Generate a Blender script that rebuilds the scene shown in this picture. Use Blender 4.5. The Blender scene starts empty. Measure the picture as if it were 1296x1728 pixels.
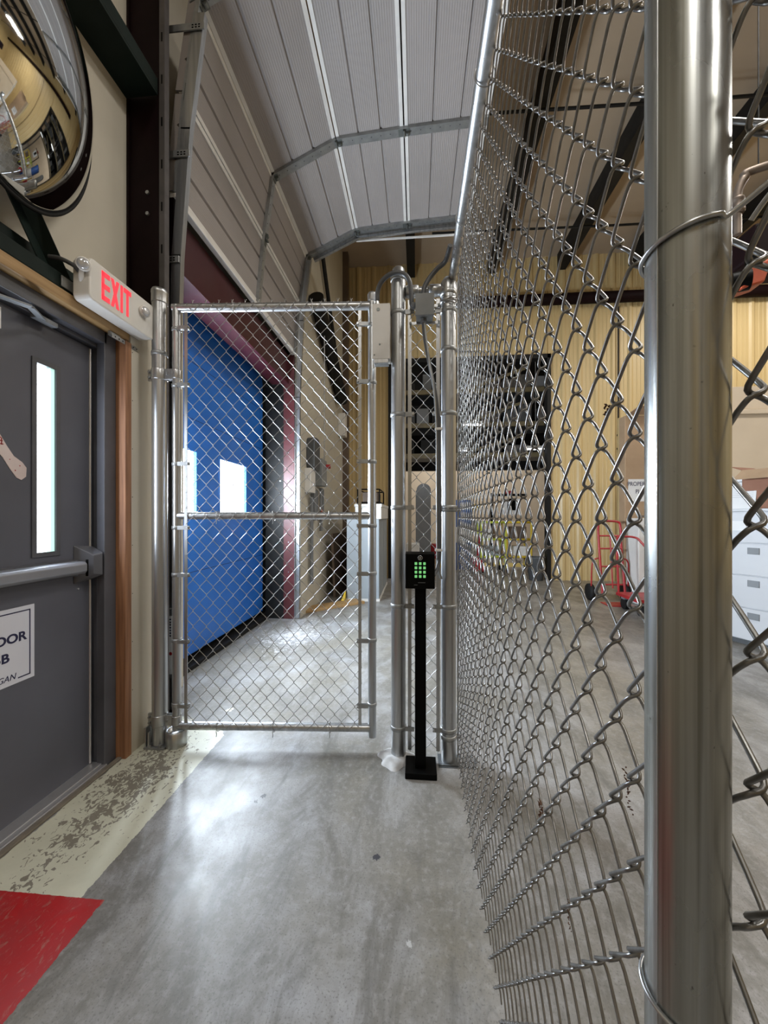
import bpy, math, random
from mathutils import Vector, Matrix
random.seed(7)
SC = bpy.context.scene
COL = SC.collection
PI = math.pi
TH = math.atan(55/640)

# ------------------------------------------------------------------ materials
class NT:
    """small helper round a node tree"""
    def __init__(s, name):
        s.m = bpy.data.materials.new(name); s.m.use_nodes = True
        s.t = s.m.node_tree; s.t.nodes.clear()
        s.out = s.t.nodes.new('ShaderNodeOutputMaterial')
        s.b = s.t.nodes.new('ShaderNodeBsdfPrincipled')
        s.t.links.new(s.b.outputs[0], s.out.inputs[0])
    def n(s, typ, **kw):
        x = s.t.nodes.new(typ)
        for k, v in kw.items(): setattr(x, k, v)
        return x
    def l(s, a, b): s.t.links.new(a, b)
    def math(s, op, a, b=None, c=None, clamp=False):
        x = s.n('ShaderNodeMath', operation=op); x.use_clamp = clamp
        for i, v in enumerate((a, b, c)):
            if v is None: continue
            if isinstance(v, (int, float)): x.inputs[i].default_value = v
            else: s.l(v, x.inputs[i])
        return x.outputs[0]
    def coords(s, kind='Object', scale=(1, 1, 1)):
        tc = s.n('ShaderNodeTexCoord'); mp = s.n('ShaderNodeMapping')
        mp.inputs['Scale'].default_value = scale
        s.l(tc.outputs[kind], mp.inputs[0]); return mp.outputs[0]
    def world(s, scale=(1, 1, 1)):
        g = s.n('ShaderNodeNewGeometry'); mp = s.n('ShaderNodeMapping')
        mp.inputs['Scale'].default_value = scale
        s.l(g.outputs['Position'], mp.inputs[0]); return mp.outputs[0]
    def noise(s, vec, scale, detail=3, rough=.55, dist=0):
        x = s.n('ShaderNodeTexNoise'); s.l(vec, x.inputs['Vector'])
        x.inputs['Scale'].default_value = scale; x.inputs['Detail'].default_value = detail
        x.inputs['Roughness'].default_value = rough; x.inputs['Distortion'].default_value = dist
        return x.outputs['Fac']
    def ramp(s, f, lo, hi, a=0., b=1.):
        x = s.n('ShaderNodeMapRange'); s.l(f, x.inputs[0])
        for i, v in enumerate((lo, hi, a, b)): x.inputs[i+1].default_value = v
        return x.outputs[0]
    def mix(s, f, a, b):
        x = s.n('ShaderNodeMix', data_type='RGBA')
        if isinstance(f, (int, float)): x.inputs[0].default_value = f
        else: s.l(f, x.inputs[0])
        for i, v in ((6, a), (7, b)):
            if isinstance(v, tuple): x.inputs[i].default_value = (*v[:3], 1)
            else: s.l(v, x.inputs[i])
        return x.outputs[2]
    def bump(s, h, strength=.2, dist=.002):
        x = s.n('ShaderNodeBump'); x.inputs['Strength'].default_value = strength
        x.inputs['Distance'].default_value = dist; s.l(h, x.inputs['Height'])
        s.l(x.outputs[0], s.b.inputs['Normal'])

def mat(name, col, rough=.5, metal=0., col2=None, scale=6, stretch=(1, 1, 1), lo=.35, hi=.7,
        bump=0, bscale=40, rvar=0.06, kind='Object', spec=.5):
    t = NT(name); b = t.b
    if col2 is None: col2 = tuple(c*.86 for c in col)
    v = t.coords(kind, stretch)
    f = t.noise(v, scale, 4)
    fr = t.ramp(f, lo, hi)
    t.l(t.mix(fr, col, col2), b.inputs['Base Color'])
    t.l(t.ramp(f, .3, .7, rough-rvar, rough+rvar), b.inputs['Roughness'])
    b.inputs['Metallic'].default_value = metal
    b.inputs['Specular IOR Level'].default_value = spec
    if bump: t.bump(t.noise(v, bscale, 3), bump)
    return t.m
def emis(name, col, st, base=(.8, .8, .8)):
    t = NT(name); t.b.inputs['Base Color'].default_value = (*base, 1)
    t.b.inputs['Emission Color'].default_value = (*col, 1); t.b.inputs['Emission Strength'].default_value = st
    t.b.inputs['Roughness'].default_value = .4
    return t.m

M = {}
M['galv'] = mat('galvanized_tube', (.58, .59, .60), .34, .92, (.34, .35, .355), 1.0, (34, 34, .9), .3, .72, .05, 90, .08)
def post_material():
    t = NT('weathered_galvanized_post')
    v = t.coords('Object', (70, 70, .8)); f = t.noise(v, 1.0, 4, .6)
    v2 = t.coords('Object', (8, 8, 5)); g = t.noise(v2, 1.0, 4)
    v3 = t.coords('Object', (22, 22, 1.2)); h = t.noise(v3, 1.0, 3)
    c = t.mix(t.ramp(f, .34, .66), (.60, .625, .63), (.25, .26, .25))
    c = t.mix(t.ramp(g, .42, .72, 0, .5), c, (.30, .29, .22))
    v4 = t.coords('Object', (160, 160, 1.5)); k = t.noise(v4, 1.0, 3)
    c = t.mix(t.ramp(k, .56, .68, 0, .55), c, (.17, .17, .14))
    c = t.mix(t.ramp(h, .48, .66, 0, .6), c, (.24, .24, .21))
    sp = t.noise(t.coords('Object', (260, 260, 160)), 1.0, 2)
    c = t.mix(t.ramp(sp, .72, .78, 0, .7), c, (.08, .08, .07))
    t.l(c, t.b.inputs['Base Color'])
    t.l(t.ramp(g, .3, .7, .20, .36), t.b.inputs['Roughness']); t.b.inputs['Metallic'].default_value = .88
    t.bump(t.noise(v, 2.0, 3), .12, .001)
    return t.m
M['post'] = post_material()
M['wire'] = mat('galvanized_wire', (.50, .50, .50), .36, .9, (.32, .32, .31), 30, (1, 1, 1), .35, .7)
M['wire_shaded'] = mat('shaded_fence_wire', (.30, .30, .30), .34, .92, (.17, .165, .155), 40, (1, 1, 1), .35, .7)  # gate wire again, darkened in colour because this fence is lit differently
M['galv_dull'] = mat('dull_zinc', (.40, .41, .41), .48, .8, (.28, .29, .29), 12)
M['dkzinc'] = mat('dark_zinc', (.20, .215, .205), .5, .6, (.13, .14, .135), 6)
M['anglegrey'] = mat('dull_angle_steel', (.11, .10, .10), .55, .4, (.07, .065, .065), 6)
M['barsteel'] = mat('brushed_bar_steel', (.30, .31, .34), .36, .6, (.25, .26, .29), 5)
M['signwhite'] = mat('cool_white_sign', (.66, .68, .76), .4, 0, (.62, .64, .72), 4)
M['alu'] = mat('satin_aluminium', (.62, .62, .64), .38, .8, None, 10)
M['door_gray'] = mat('grey_door_paint', (.092, .095, .118), .42, .0, (.080, .083, .102), 3, rvar=.05)
M['frame_gray'] = mat('grey_frame_paint', (.088, .090, .104), .38, .0, (.06, .062, .07), 5)
M['wood'] = mat('stained_board', (.36, .175, .085), .55, 0, (.19, .085, .042), 1.0, (60, 60, 3), .3, .7, .1, 8)
M['pine'] = mat('pine_strip', (.42, .27, .12), .55, 0, (.30, .18, .075), 1.0, (60, 3, 60), .3, .7)
M['beige'] = mat('cream_wallboard', (.56, .52, .43), .6, 0, (.48, .44, .36), 2.2, (1, 1, .6), .35, .7, .05, 12)
M['wall'] = mat('vinyl_insulation_wall', (.57, .53, .445), .55, 0, (.48, .445, .365), 1.6, (1, 1, 1), .3, .7, .35, 3)
M['maroon'] = mat('maroon_steel', (.052, .007, .012), .42, .0, (.05, .010, .014), 4)
M['dkmaroon'] = mat('dark_maroon_column', (.010, .003, .004), .6, .0, (.007, .003, .003), 5, spec=.1)
M['red_jamb'] = mat('red_oxide_steel', (.085, .018, .020), .45, .0, (.05, .011, .012), 3)
M['green'] = mat('dark_green_steel', (.010, .018, .015), .5, .0, (.006, .011, .009), 5, spec=.15)
M['black'] = mat('black_powder_coat', (.0018, .0018, .0018), .45, 0, (.0024, .0024, .0024), 9, spec=.07)
M['rubber'] = mat('black_rubber', (.006, .006, .0065), .7, 0, (.010, .010, .010), 9, spec=.3)
M['blue'] = mat('blue_painted_panel', (.018, .165, .62), .42, 0, (.014, .130, .52), 1.2)
M['white'] = mat('white_plastic', (.72, .70, .66), .45, 0, (.66, .64, .6), 6)
M['whitepaint'] = mat('white_enamel', (.70, .69, .66), .4, 0, (.62, .61, .58), 3)
M['section'] = mat('overhead_door_steel', (.325, .295, .282), .5, .0, (.285, .262, .25), 1.5)
M['rail_white'] = mat('overhead_door_rail', (.74, .72, .69), .45, .0, None, 8)
M['yellow'] = mat('yellow_ribbed_sheet', (.62, .47, .235), .42, 0, (.56, .42, .20), .8, (1, 1, .3), .3, .7)
M['ceil'] = mat('ceiling_insulation', (.46, .365, .265), .6, 0, (.34, .265, .19), .6, (1, 1, 1), .3, .7, .3, 1.5)
M['purlin'] = mat('dark_purlin', (.008, .008, .008), .6, 0, None, 5, spec=.3)
M['exitred'] = emis('exit_letters', (1, .06, .09), 1.0, (.5, .02, .03))
M['key'] = emis('lit_key', (.30, 1, .32), .55, (.12, .35, .14))
M['lens'] = mat('clear_lamp_lens', (.65, .66, .68), .12, .4, None, 6)
M['sky_pane'] = emis('daylit_glass', (.86, .93, 1.0), 18, (.8, .8, .8))
M['sky_pane2'] = emis('daylit_door_glass', (.86, .93, 1.0), 9, (.8, .8, .8))
M['lamp'] = emis('lamp_diffuser', (1, .96, .90), 12)
M['lampblue'] = emis('led_diffuser', (.93, .96, 1.0), 6)
M['glassedge'] = emis('backlit_green_glass', (.62, .95, .86), 1.1, (.4, .7, .6))  # emission stands in for daylight coming through the green glass edge
M['ink'] = mat('navy_ink', (.012, .012, .06), .6, 0, None, 8)
M['greyplastic'] = mat('grey_junction_box', (.24, .25, .25), .5, 0, (.2, .21, .21), 8)
M['cablegrey'] = mat('grey_cable_jacket', (.075, .078, .082), .42, 0, None, 8)
M['steelgrey'] = mat('blue_grey_cabinet', (.33, .37, .40), .42, .1, (.29, .33, .36), 2)
M['cabwhite'] = mat('pale_grey_cabinet', (.55, .56, .58), .42, 0, (.5, .51, .54), 2)
M['card'] = mat('cardboard', (.42, .29, .18), .8, 0, (.36, .24, .145), 4)
M['cardred'] = mat('reddish_cardboard', (.30, .14, .085), .8, 0, (.24, .11, .07), 4)
M['paper'] = mat('white_paper', (.78, .78, .78), .7, 0, (.72, .72, .72), 4)
M['red'] = mat('red_enamel', (.36, .018, .022), .35, 0, (.26, .014, .018), 5)
M['orange'] = mat('orange_valve_paint', (.50, .085, .03), .5, 0, (.36, .06, .025), 9)
M['pipe'] = mat('dull_brass_pipe', (.22, .175, .14), .45, .6, (.14, .11, .09), 12)
M['yel'] = mat('safety_yellow', (.70, .50, .03), .45, 0, (.6, .42, .03), 5)
M['lime'] = mat('lime_yellow', (.55, .62, .06), .45, 0, None, 5)
M['brown'] = mat('brown_board', (.13, .09, .062), .6, 0, (.09, .062, .044), 3)
M['cream'] = mat('cream_panel', (.66, .56, .43), .55, 0, (.60, .50, .38), 2)
M['concrete_w'] = mat('pale_grout', (.60, .60, .60), .8, 0, (.42, .42, .42), 14, bump=.5, bscale=60)
M['debris'] = mat('dried_leaf_bits', (.10, .045, .02), .8, 0, (.05, .02, .01), 60)
M['darkgrey'] = mat('dark_grey_plastic', (.07, .075, .08), .5, 0, None, 6)
M['midgrey'] = mat('mid_grey_steel', (.19, .20, .21), .5, .2, None, 4)
M['mirror'] = mat('mirror_face', (.72, .73, .72), .035, 1.0, (.70, .71, .70), 3, rvar=.01)
M['bluewall'] = mat('blue_drum', (.03, .11, .40), .45, 0, None, 4)
M['tool'] = mat('mixed_stock', (.16, .15, .14), .6, .1, (.05, .05, .05), 9)
M['shelfbeam'] = mat('rack_beam', (.17, .14, .07), .5, 0, (.1, .08, .05), 4)
M['skin'] = mat('paper_tag', (.66, .56, .54), .6, 0, (.6, .5, .48), 10)
M['concrete_sill'] = mat('bare_concrete_edge', (.21, .18, .145), .7, 0, (.12, .105, .085), 7, bump=.3)

def floor_material():
    t = NT('concrete_floor'); b = t.b
    w = t.world()
    sep = t.n('ShaderNodeSeparateXYZ'); t.l(w, sep.inputs[0]); X, Y = sep.outputs[0], sep.outputs[1]
    n1 = t.noise(w, 1.1, 5, .6, .4); n2 = t.noise(w, 5, 6, .65, .3); n3 = t.noise(w, 45, 4, .6); n4 = t.noise(w, 170, 2)
    c = t.mix(t.ramp(n1, .40, .60), (.315, .318, .332), (.195, .180, .150))
    c = t.mix(t.ramp(X, .1, 1.2, 0, .55), c, (.235, .205, .165))
    c = t.mix(t.ramp(n2, .44, .60, 0, .62), c, (.160, .150, .130))
    n6 = t.noise(t.world((1.3, .6, 1)), 3.2, 7, .72, .9)
    c = t.mix(t.ramp(n6, .47, .60, 0, .62), c, (.110, .102, .085))
    c = t.mix(t.ramp(n3, .5, .75, 0, .35), c, (.40, .40, .40))
    c = t.mix(t.ramp(n4, .56, .70, 0, .6), c, (.09, .085, .08))
    ws = t.world((1, .25, 1)); n5 = t.noise(ws, 14, 5, .7, .6)
    c = t.mix(t.ramp(n5, .52, .70, 0, .55), c, (.10, .096, .088))
    # thin crack
    vo = t.n('ShaderNodeTexVoronoi', feature='DISTANCE_TO_EDGE'); vo.inputs['Scale'].default_value = .62
    wd = t.n('ShaderNodeVectorMath', operation='ADD')
    cn = t.n('ShaderNodeTexNoise'); cn.inputs['Scale'].default_value = 3; t.l(w, cn.inputs['Vector'])
    t.l(w, wd.inputs[0]); t.l(cn.outputs['Color'], wd.inputs[1]); t.l(wd.outputs[0], vo.inputs['Vector'])
    crack = t.ramp(vo.outputs['Distance'], .0, .002, .22, 0)
    c = t.mix(crack, c, (.10, .095, .09))
    # pale floor paint along the wall, flaking
    je = t.math('MULTIPLY', t.math('SUBTRACT', n3, .5), .02)
    edge = t.math('ADD', X, je)
    lane = t.math('LESS_THAN', edge, -1.053)
    lane = t.math('MULTIPLY', lane, t.math('GREATER_THAN', t.math('ADD', X, t.math('MULTIPLY', t.math('SUBTRACT', n2, .5), .06)), -1.455))
    lane = t.math('MULTIPLY', lane, t.math('LESS_THAN', t.math('ADD', Y, t.math('MULTIPLY', t.math('SUBTRACT', n2, .5), 1.2)), 2.12))
    fl = t.noise(t.world((1, .75, 1)), 48, 3, .55, 1.2); fl2 = t.noise(w, 9, 2)
    rx = t.math('ABSOLUTE', t.math('ADD', X, 1.275)); ry = t.math('ABSOLUTE', t.math('SUBTRACT', Y, 1.60))
    reg = t.math('SUBTRACT', 1.0, t.math('ADD', t.math('MULTIPLY', rx, 5.0), t.math('MULTIPLY', ry, 1.25)))
    fl = t.math('ADD', fl, t.math('MULTIPLY', reg, .23)); fl = t.math('ADD', fl, t.math('MULTIPLY', t.math('SUBTRACT', fl2, .5), .25))
    chip = t.math('GREATER_THAN', fl, .632)
    keep = t.math('MULTIPLY', lane, t.math('SUBTRACT', 1.0, chip))
    redm = t.math('MULTIPLY', t.math('LESS_THAN', edge, -.975), t.math('LESS_THAN', t.math('ADD', Y, t.math('MULTIPLY', je, .4)), 1.108))
    redm = t.math('MULTIPLY', redm, t.math('GREATER_THAN', Y, -.3))
    keep2 = t.math('MULTIPLY', keep, t.math('GREATER_THAN', Y, 1.108))
    under = t.math('MULTIPLY', lane, chip)
    c = t.mix(t.math('MULTIPLY', under, .7), c, (.21, .185, .135))
    c = t.mix(keep2, c, t.mix(t.ramp(n2, .3, .7), (.62, .62, .51), (.52, .52, .42)))
    # white chalky scrapes further on
    sc = t.math('GREATER_THAN', t.math('ADD', t.noise(w, 26, 5, .75, .8),
         t.math('MULTIPLY', t.math('SUBTRACT', .55, t.math('ADD', t.math('ABSOLUTE', t.math('ADD', X, t.math('ADD', 1.24, t.math('MULTIPLY', t.math('SUBTRACT', Y, 3.6), -.05)))), t.math('MULTIPLY', t.math('ABSOLUTE', t.math('SUBTRACT', Y, 3.75)), .7))), .35)), .64)
    c = t.mix(t.math('MULTIPLY', sc, .75), c, (.60, .60, .60))
    rs = t.noise(t.world((1, .5, 1)), 60, 4, .7, .5)
    redc = t.mix(t.ramp(n2, .35, .7), (.42, .014, .016), (.30, .026, .028))
    redc = t.mix(t.ramp(rs, .55, .70, 0, .75), redc, (.34, .16, .13))
    c = t.mix(redm, c, redc)
    for (sx, sy, sr, col) in ((-.656, 1.580, .011, (.015, .015, .015)), (-.672, 1.545, .008, (.02, .02, .02)), (-.140, 1.330, .012, (.008, .008, .02)), (-.02, 1.068, .009, (.45, .45, .45))):
        ddx = t.math('ADD', t.math('SUBTRACT', X, sx), t.math('MULTIPLY', t.math('SUBTRACT', n3, .5), .03))
        ddy = t.math('ADD', t.math('SUBTRACT', Y, sy), t.math('MULTIPLY', t.math('SUBTRACT', n4, .5), .03))
        dd = t.math('SQRT', t.math('ADD', t.math('MULTIPLY', ddx, ddx), t.math('MULTIPLY', ddy, ddy)))
        c = t.mix(t.math('MULTIPLY', t.math('LESS_THAN', dd, sr), .85), c, col)
    # yellow guide line beyond the doorway
    yl = t.math('MULTIPLY', t.math('GREATER_THAN', Y, 9.3), t.math('LESS_THAN', Y, 10.1))
    yl = t.math('MULTIPLY', yl, t.math('LESS_THAN', X, 3.0))
    yl = t.math('MULTIPLY', yl, t.math('GREATER_THAN', X, -.6))
    c = t.mix(t.math('MULTIPLY', yl, .85), c, (.52, .40, .05))
    t.l(c, b.inputs['Base Color'])
    r = t.ramp(n2, .3, .7, .30, .46)
    r = t.math('ADD', r, t.math('MULTIPLY', under, .2))
    t.l(r, b.inputs['Roughness'])
    h = t.math('ADD', t.math('MULTIPLY', n3, .3), t.math('MULTIPLY', keep2, .5)); t.bump(h, .22, .0015)
    return t.m
M['floor'] = floor_material()

# ------------------------------------------------------------------ object helpers
def tag(o, label=None, cat=None, group=None, kind=None):
    for k, v in (('label', label), ('category', cat), ('group', group), ('kind', kind)):
        if v: o[k] = v
    return o
def thing(name, loc, label, cat, group=None):
    o = bpy.data.objects.new(name, None); COL.objects.link(o); o.location = loc
    o.empty_display_size = .05
    return tag(o, label, cat, group)
def wloc(o):
    v = Vector((0, 0, 0))
    while o: v += o.location; o = o.parent
    return v

class MB:
    def __init__(s): s.v = []; s.f = []; s.sm = []
    def add(s, vs, fs, smooth=False):
        n = len(s.v); s.v += [tuple(v) for v in vs]
        for f in fs: s.f.append(tuple(i+n for i in f)); s.sm.append(smooth)
        return s
    def box(s, x0, x1, y0, y1, z0, z1, M_=None):
        vs = [Vector((x, y, z)) for x in (x0, x1) for y in (y0, y1) for z in (z0, z1)]
        if M_: vs = [M_ @ v for v in vs]
        return s.add(vs, [(0, 1, 3, 2), (4, 6, 7, 5), (0, 4, 5, 1), (2, 3, 7, 6), (0, 2, 6, 4), (1, 5, 7, 3)])
    def beam(s, a, b, w, h, up=(0, 0, 1)):
        a, b = Vector(a), Vector(b); d = b-a; L = d.length; d.normalize()
        u = Vector(up); x = d.cross(u)
        if x.length < 1e-4: x = d.cross(Vector((1, 0, 0)))
        x.normalize(); z = x.cross(d)
        R = Matrix((x, d, z)).transposed().to_4x4(); R.translation = a
        return s.box(-w/2, w/2, 0, L, -h/2, h/2, R)
    def tube(s, pts, r, n=12, closed=False, cap=True, rs=None):
        pts = [Vector(p) for p in pts]; N = len(pts); base = len(s.v)
        up = None; rings = []
        for i, p in enumerate(pts):
            if closed: d = pts[(i+1) % N]-pts[i-1]
            else: d = pts[min(i+1, N-1)]-pts[max(i-1, 0)]
            d.normalize()
            if up is None:
                up = Vector((0, 0, 1)) if abs(d.z) < .9 else Vector((1, 0, 0))
            x = d.cross(up)
            if x.length < 1e-5: x = d.cross(Vector((0, 1, 0)))
            x.normalize(); up = x.cross(d); up.normalize()
            rr = rs[i] if rs else r
            rings.append([p + (x*math.cos(2*PI*k/n)+up*math.sin(2*PI*k/n))*rr for k in range(n)])
        vs = [v for R in rings for v in R]; fs = []
        for i in range(N if closed else N-1):
            j = (i+1) % N
            for k in range(n):
                k2 = (k+1) % n
                fs.append((i*n+k, i*n+k2, j*n+k2, j*n+k))
        s.add(vs, fs, True)
        if cap and not closed:
            s.add(rings[0], [tuple(range(n))[::-1]]); s.add(rings[-1], [tuple(range(n))])
        return s
    def cyl(s, a, b, r, n=16, r2=None):
        return s.tube([a, b], r, n, rs=[r, r if r2 is None else r2])
    def prism(s, poly, axis, a, b):
        """poly: 2-D points; axis 'x','y','z' is the extrusion axis"""
        def mk(p, t):
            if axis == 'x': return (t, p[0], p[1])
            if axis == 'y': return (p[0], t, p[1])
            return (p[0], p[1], t)
        n = len(poly); vs = [mk(p, a) for p in poly]+[mk(p, b) for p in poly]
        fs = [(i, (i+1) % n, n+(i+1) % n, n+i) for i in range(n)]
        fs += [tuple(range(n))[::-1], tuple(range(n, 2*n))]
        return s.add(vs, fs)
    def lathe(s, prof, c=(0, 0, 0), n=24, R=None, smooth=True):
        vs = []; fs = []
        for r, z in prof:
            for k in range(n):
                p = Vector((r*math.cos(2*PI*k/n), r*math.sin(2*PI*k/n), z))
                if R: p = R @ p
                vs.append(p+Vector(c))
        m = len(prof)
        for i in range(m-1):
            for k in range(n):
                k2 = (k+1) % n; fs.append((i*n+k, i*n+k2, (i+1)*n+k2, (i+1)*n+k))
        fs.append(tuple(range(n))[::-1]); fs.append(tuple(range((m-1)*n, m*n)))
        return s.add(vs, fs, smooth)
    def ring(s, c, R_, r, axis=(0, 0, 1), n=24, m=8, arc=2*PI, start=0, squash=(1, 1)):
        ax = Vector(axis).normalized(); u = ax.orthogonal().normalized(); w = ax.cross(u)
        full = abs(arc-2*PI) < 1e-5; cnt = n if full else n+1
        pts = [Vector(c)+(u*math.cos(start+arc*k/n)*squash[0]+w*math.sin(start+arc*k/n)*squash[1])*R_ for k in range(cnt)]
        return s.tube(pts, r, m, closed=full)
    def build(s, name, m, parent=None, bevel=0, kind=None):
        me = bpy.data.meshes.new(name)
        if parent is not None: off = wloc(parent)
        else:
            xs, ys, zs = zip(*s.v)
            off = Vector(((min(xs)+max(xs))/2, (min(ys)+max(ys))/2, min(zs)))
        me.from_pydata([(v[0]-off.x, v[1]-off.y, v[2]-off.z) for v in s.v], [], s.f)
        me.polygons.foreach_set('use_smooth', s.sm); me.update()
        import bmesh
        if len(s.v) < 60000:
            bm = bmesh.new(); bm.from_mesh(me); bmesh.ops.recalc_face_normals(bm, faces=bm.faces); bm.to_mesh(me); bm.free()
        me.materials.append(M[m] if isinstance(m, str) else m)
        o = bpy.data.objects.new(name, me); COL.objects.link(o)
        if parent is not None: o.parent = parent
        else: o.location = off
        if bevel:
            b = o.modifiers.new('bevel', 'BEVEL'); b.width = bevel; b.segments = 2; b.limit_method = 'ANGLE'; b.angle_limit = .6
        if kind: o['kind'] = kind
        return o
def B(): return MB()

def text(name, body, size, origin, facing, m, parent, sx=1., depth=.0006, shear=0, align='CENTER', rot=0, bold=0):
    cu = bpy.data.curves.new('txt', 'FONT'); cu.body = body; cu.size = size; cu.extrude = depth; cu.shear = shear
    cu.align_x = align; cu.align_y = 'CENTER'; cu.offset = bold
    o = bpy.data.objects.new('txt', cu); COL.objects.link(o)
    bpy.context.view_layer.update()
    me = bpy.data.meshes.new_from_object(o.evaluated_get(bpy.context.evaluated_depsgraph_get()))
    bpy.data.objects.remove(o); bpy.data.curves.remove(cu)
    ax = {'+x': ((0, 1, 0), (0, 0, 1), (1, 0, 0)), '-y': ((1, 0, 0), (0, 0, 1), (0, -1, 0)), '-x': ((0, -1, 0), (0, 0, 1), (-1, 0, 0))}[facing]
    R = Matrix([Vector(a) for a in ax]).transposed().to_4x4() @ Matrix.Rotation(rot, 4, 'Z') @ Matrix.Diagonal((sx, 1, 1, 1))
    me.transform(R); me.name = name; me.materials.clear(); me.materials.append(M[m])
    t = bpy.data.objects.new(name, me); COL.objects.link(t)
    t.parent = parent; t.location = Vector(origin)-wloc(parent)
    return t

def smooth_path(pts, k=8):
    """Catmull-Rom through pts"""
    P = [Vector(p) for p in pts]; P = [2*P[0]-P[1]]+P+[2*P[-1]-P[-2]]; out = []
    for i in range(1, len(P)-2):
        for j in range(k):
            t = j/k; a, b, c, d = P[i-1:i+3]
            out.append(.5*((2*b)+(c-a)*t+(2*a-5*b+4*c-d)*t*t+(3*b-a-3*c+d)*t**3))
    out.append(P[-2]); return out

# ------------------------------------------------------------------ chain link fabric
def chain_mesh(org, U, W, length, z0, z1, ph, pv, r, c, n=6, zoff=0, wav=0.0, wfun=None):
    """vertical zig-zag wires between neighbouring columns, ph/2 apart along U; W is the out-of-plane axis"""
    org, U, W = Vector(org), Vector(U), Vector(W); mb = MB()
    cols = int(length/(ph/2)); A = ph/4+r*.9
    half = pv/2
    for i in range(cols):
        uc = (i+.5)*ph/2
        # this wire sits at its left column at heights z = zoff + (2k + (i%2))*half
        kk = int(math.floor((z0-zoff)/half)); pts = []
        side_par = i % 2
        jit = math.sin(i*12.9898)*.0006
        while True:
            zz = zoff+kk*half
            if zz > z1: break
            left = ((kk+side_par) % 2 == 0)
            sg = -1 if left else 1
            # leg from this side to the other
            w = c if left else -c
            for (fu, fw, fz) in ((1, 0, 0), (.982, .45, .028), (.925, .78, .070), (.82, .95, .125), (.60, 1.04, .22), (0, 1.06, .5), (-.60, 1.04, .78), (-.82, .95, .875), (-.925, .78, .930), (-.982, .45, .972)):
                z = zz+half*fz
                if z < z0-1e-6 or z > z1+1e-6: continue
                u = uc+sg*A*fu+jit*math.sin(z*9)
                wo = w*fw + wav*(math.sin(u*5.1+z*2.3)+.6*math.sin(z*4.7+1+u*1.7)) + (wfun(u) if wfun else 0)
                pts.append(org+U*u+W*wo+Vector((0, 0, z+wav*.8*math.sin(u*3.3))))
            kk += 1
        # knuckle / twist at both ends
        mb.tube(pts, r, n)
    return mb

# ================================================================== SETTING
def struct(o): o['kind'] = 'structure'; return o
XL = -1.65            # left wall
FAR = 7.42
struct(B().box(-3.2, 9.2, -6.2, 16.2, -.1, 0).build('floor', 'floor'))
CZ = 6.12
struct(B().box(-3.2, 9.2, -6.2, 16.2, CZ, CZ+.1).build('ceiling', 'ceil'))
# left wall: with the person door hole and the dock opening
mb = B()
OY0, OY1 = 2.56, 4.40          # dock opening
mb.box(XL-.1, XL, -6.2, .70, 0, CZ)
mb.box(XL-.1, XL, .70, 1.78, 2.06, CZ)
mb.box(XL-.1, XL, 1.78, OY0, 0, CZ)
mb.box(XL-.1, XL, OY0, OY1, 3.1, CZ)
struct(mb.build('wall_left', 'wall'))
struct(B().box(XL-.1, -1.37, OY1+.0, FAR-.05, 0, CZ).build('wall_left_rear', 'beige'))
struct(B().box(9.0, 9.2, -6.2, 16.2, 0, CZ).build('wall_right', 'yellow'))
struct(B().box(-3.2, 9.0, -6.2, -6.0, 0, CZ).build('wall_front', 'yellow'))
# ribbed yellow wall at the back with a doorway
def ribbed(x0, x1, z0, z1, y, dirn=-1, per=.30):
    pts = []; x = x0
    prof = [(0, 0), (.035, .022), (.075, .022), (.11, 0), (.165, 0), (.172, .006), (.188, .006), (.195, 0), (.235, 0), (.242, .006), (.258, .006), (.265, 0)]
    k = math.floor(x0/per)
    while k*per < x1:
        for a, d in prof:
            xx = k*per+a
            if x0 <= xx <= x1: pts.append((xx, y+dirn*d))
        k += 1
    pts = [(x0, y)]+pts+[(x1, y)]
    return pts+[(x1, y+.08), (x0, y+.08)]
OX0, OX1, OZ = -.50, 2.47, 4.22
mb = B()
mb.prism(ribbed(-1.37, OX0, 0, 0, FAR), 'z', 0, CZ)
mb.prism(ribbed(OX1, 9.0, 0, 0, FAR), 'z', 0, CZ)
mb.prism(ribbed(OX0, OX1, 0, 0, FAR), 'z', OZ, CZ)
struct(mb.build('wall_back', 'yellow'))
mb = B()
mb.box(OX1-.02, OX1+.05, FAR-.05, FAR+.12, 0, OZ+.05).box(OX0-.05, OX0+.02, FAR-.05, FAR+.12, 0, OZ+.05).box(OX0-.05, OX1+.05, FAR-.05, FAR+.12, OZ-.03, OZ+.05)
struct(mb.build('trim_1', 'purlin', bevel=.004))
# next bay
struct(B().box(-3.2, 9.0, 15.0, 15.2, 0, CZ).build('wall_back_bay', 'cream'))
struct(B().box(-3.2, -3.0, FAR+.1, 15.2, 0, CZ).build('wall_left_bay', 'cream'))
# roof steel
for x, z, w in ((-.13, 5.88, .10), (1.40, 5.88, .11), (2.68, 5.88, .10), (3.95, 5.88, .10), (5.2, 5.88, .10), (6.5, 5.88, .10)):
    struct(B().box(x-w/2, x+w/2, -6, FAR-.05, z-.04, CZ).box(x-w/2, x+w/2+.05, -6, FAR-.05, z-.05, z-.035).build('trim_2', 'purlin'))
struct(B().tube([(.45, FAR-.12, 5.26), (9.0, FAR-.12, 5.20)], .10, 20).build('trim_3', 'dkmaroon'))
mb = B()
for y in (3.2, 4.4, 6.2): mb.tube([(.25, y, 5.80), (3.2, y+.05, 5.78), (8.9, y+.1, 5.78)], .017, 8)
struct(mb.build('trim_4', 'purlin'))
struct(B().beam((-1.42, FAR-.10, 3.2), (-1.42, FAR-.1, CZ), .2, .12).build('trim_5', 'purlin'))

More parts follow.
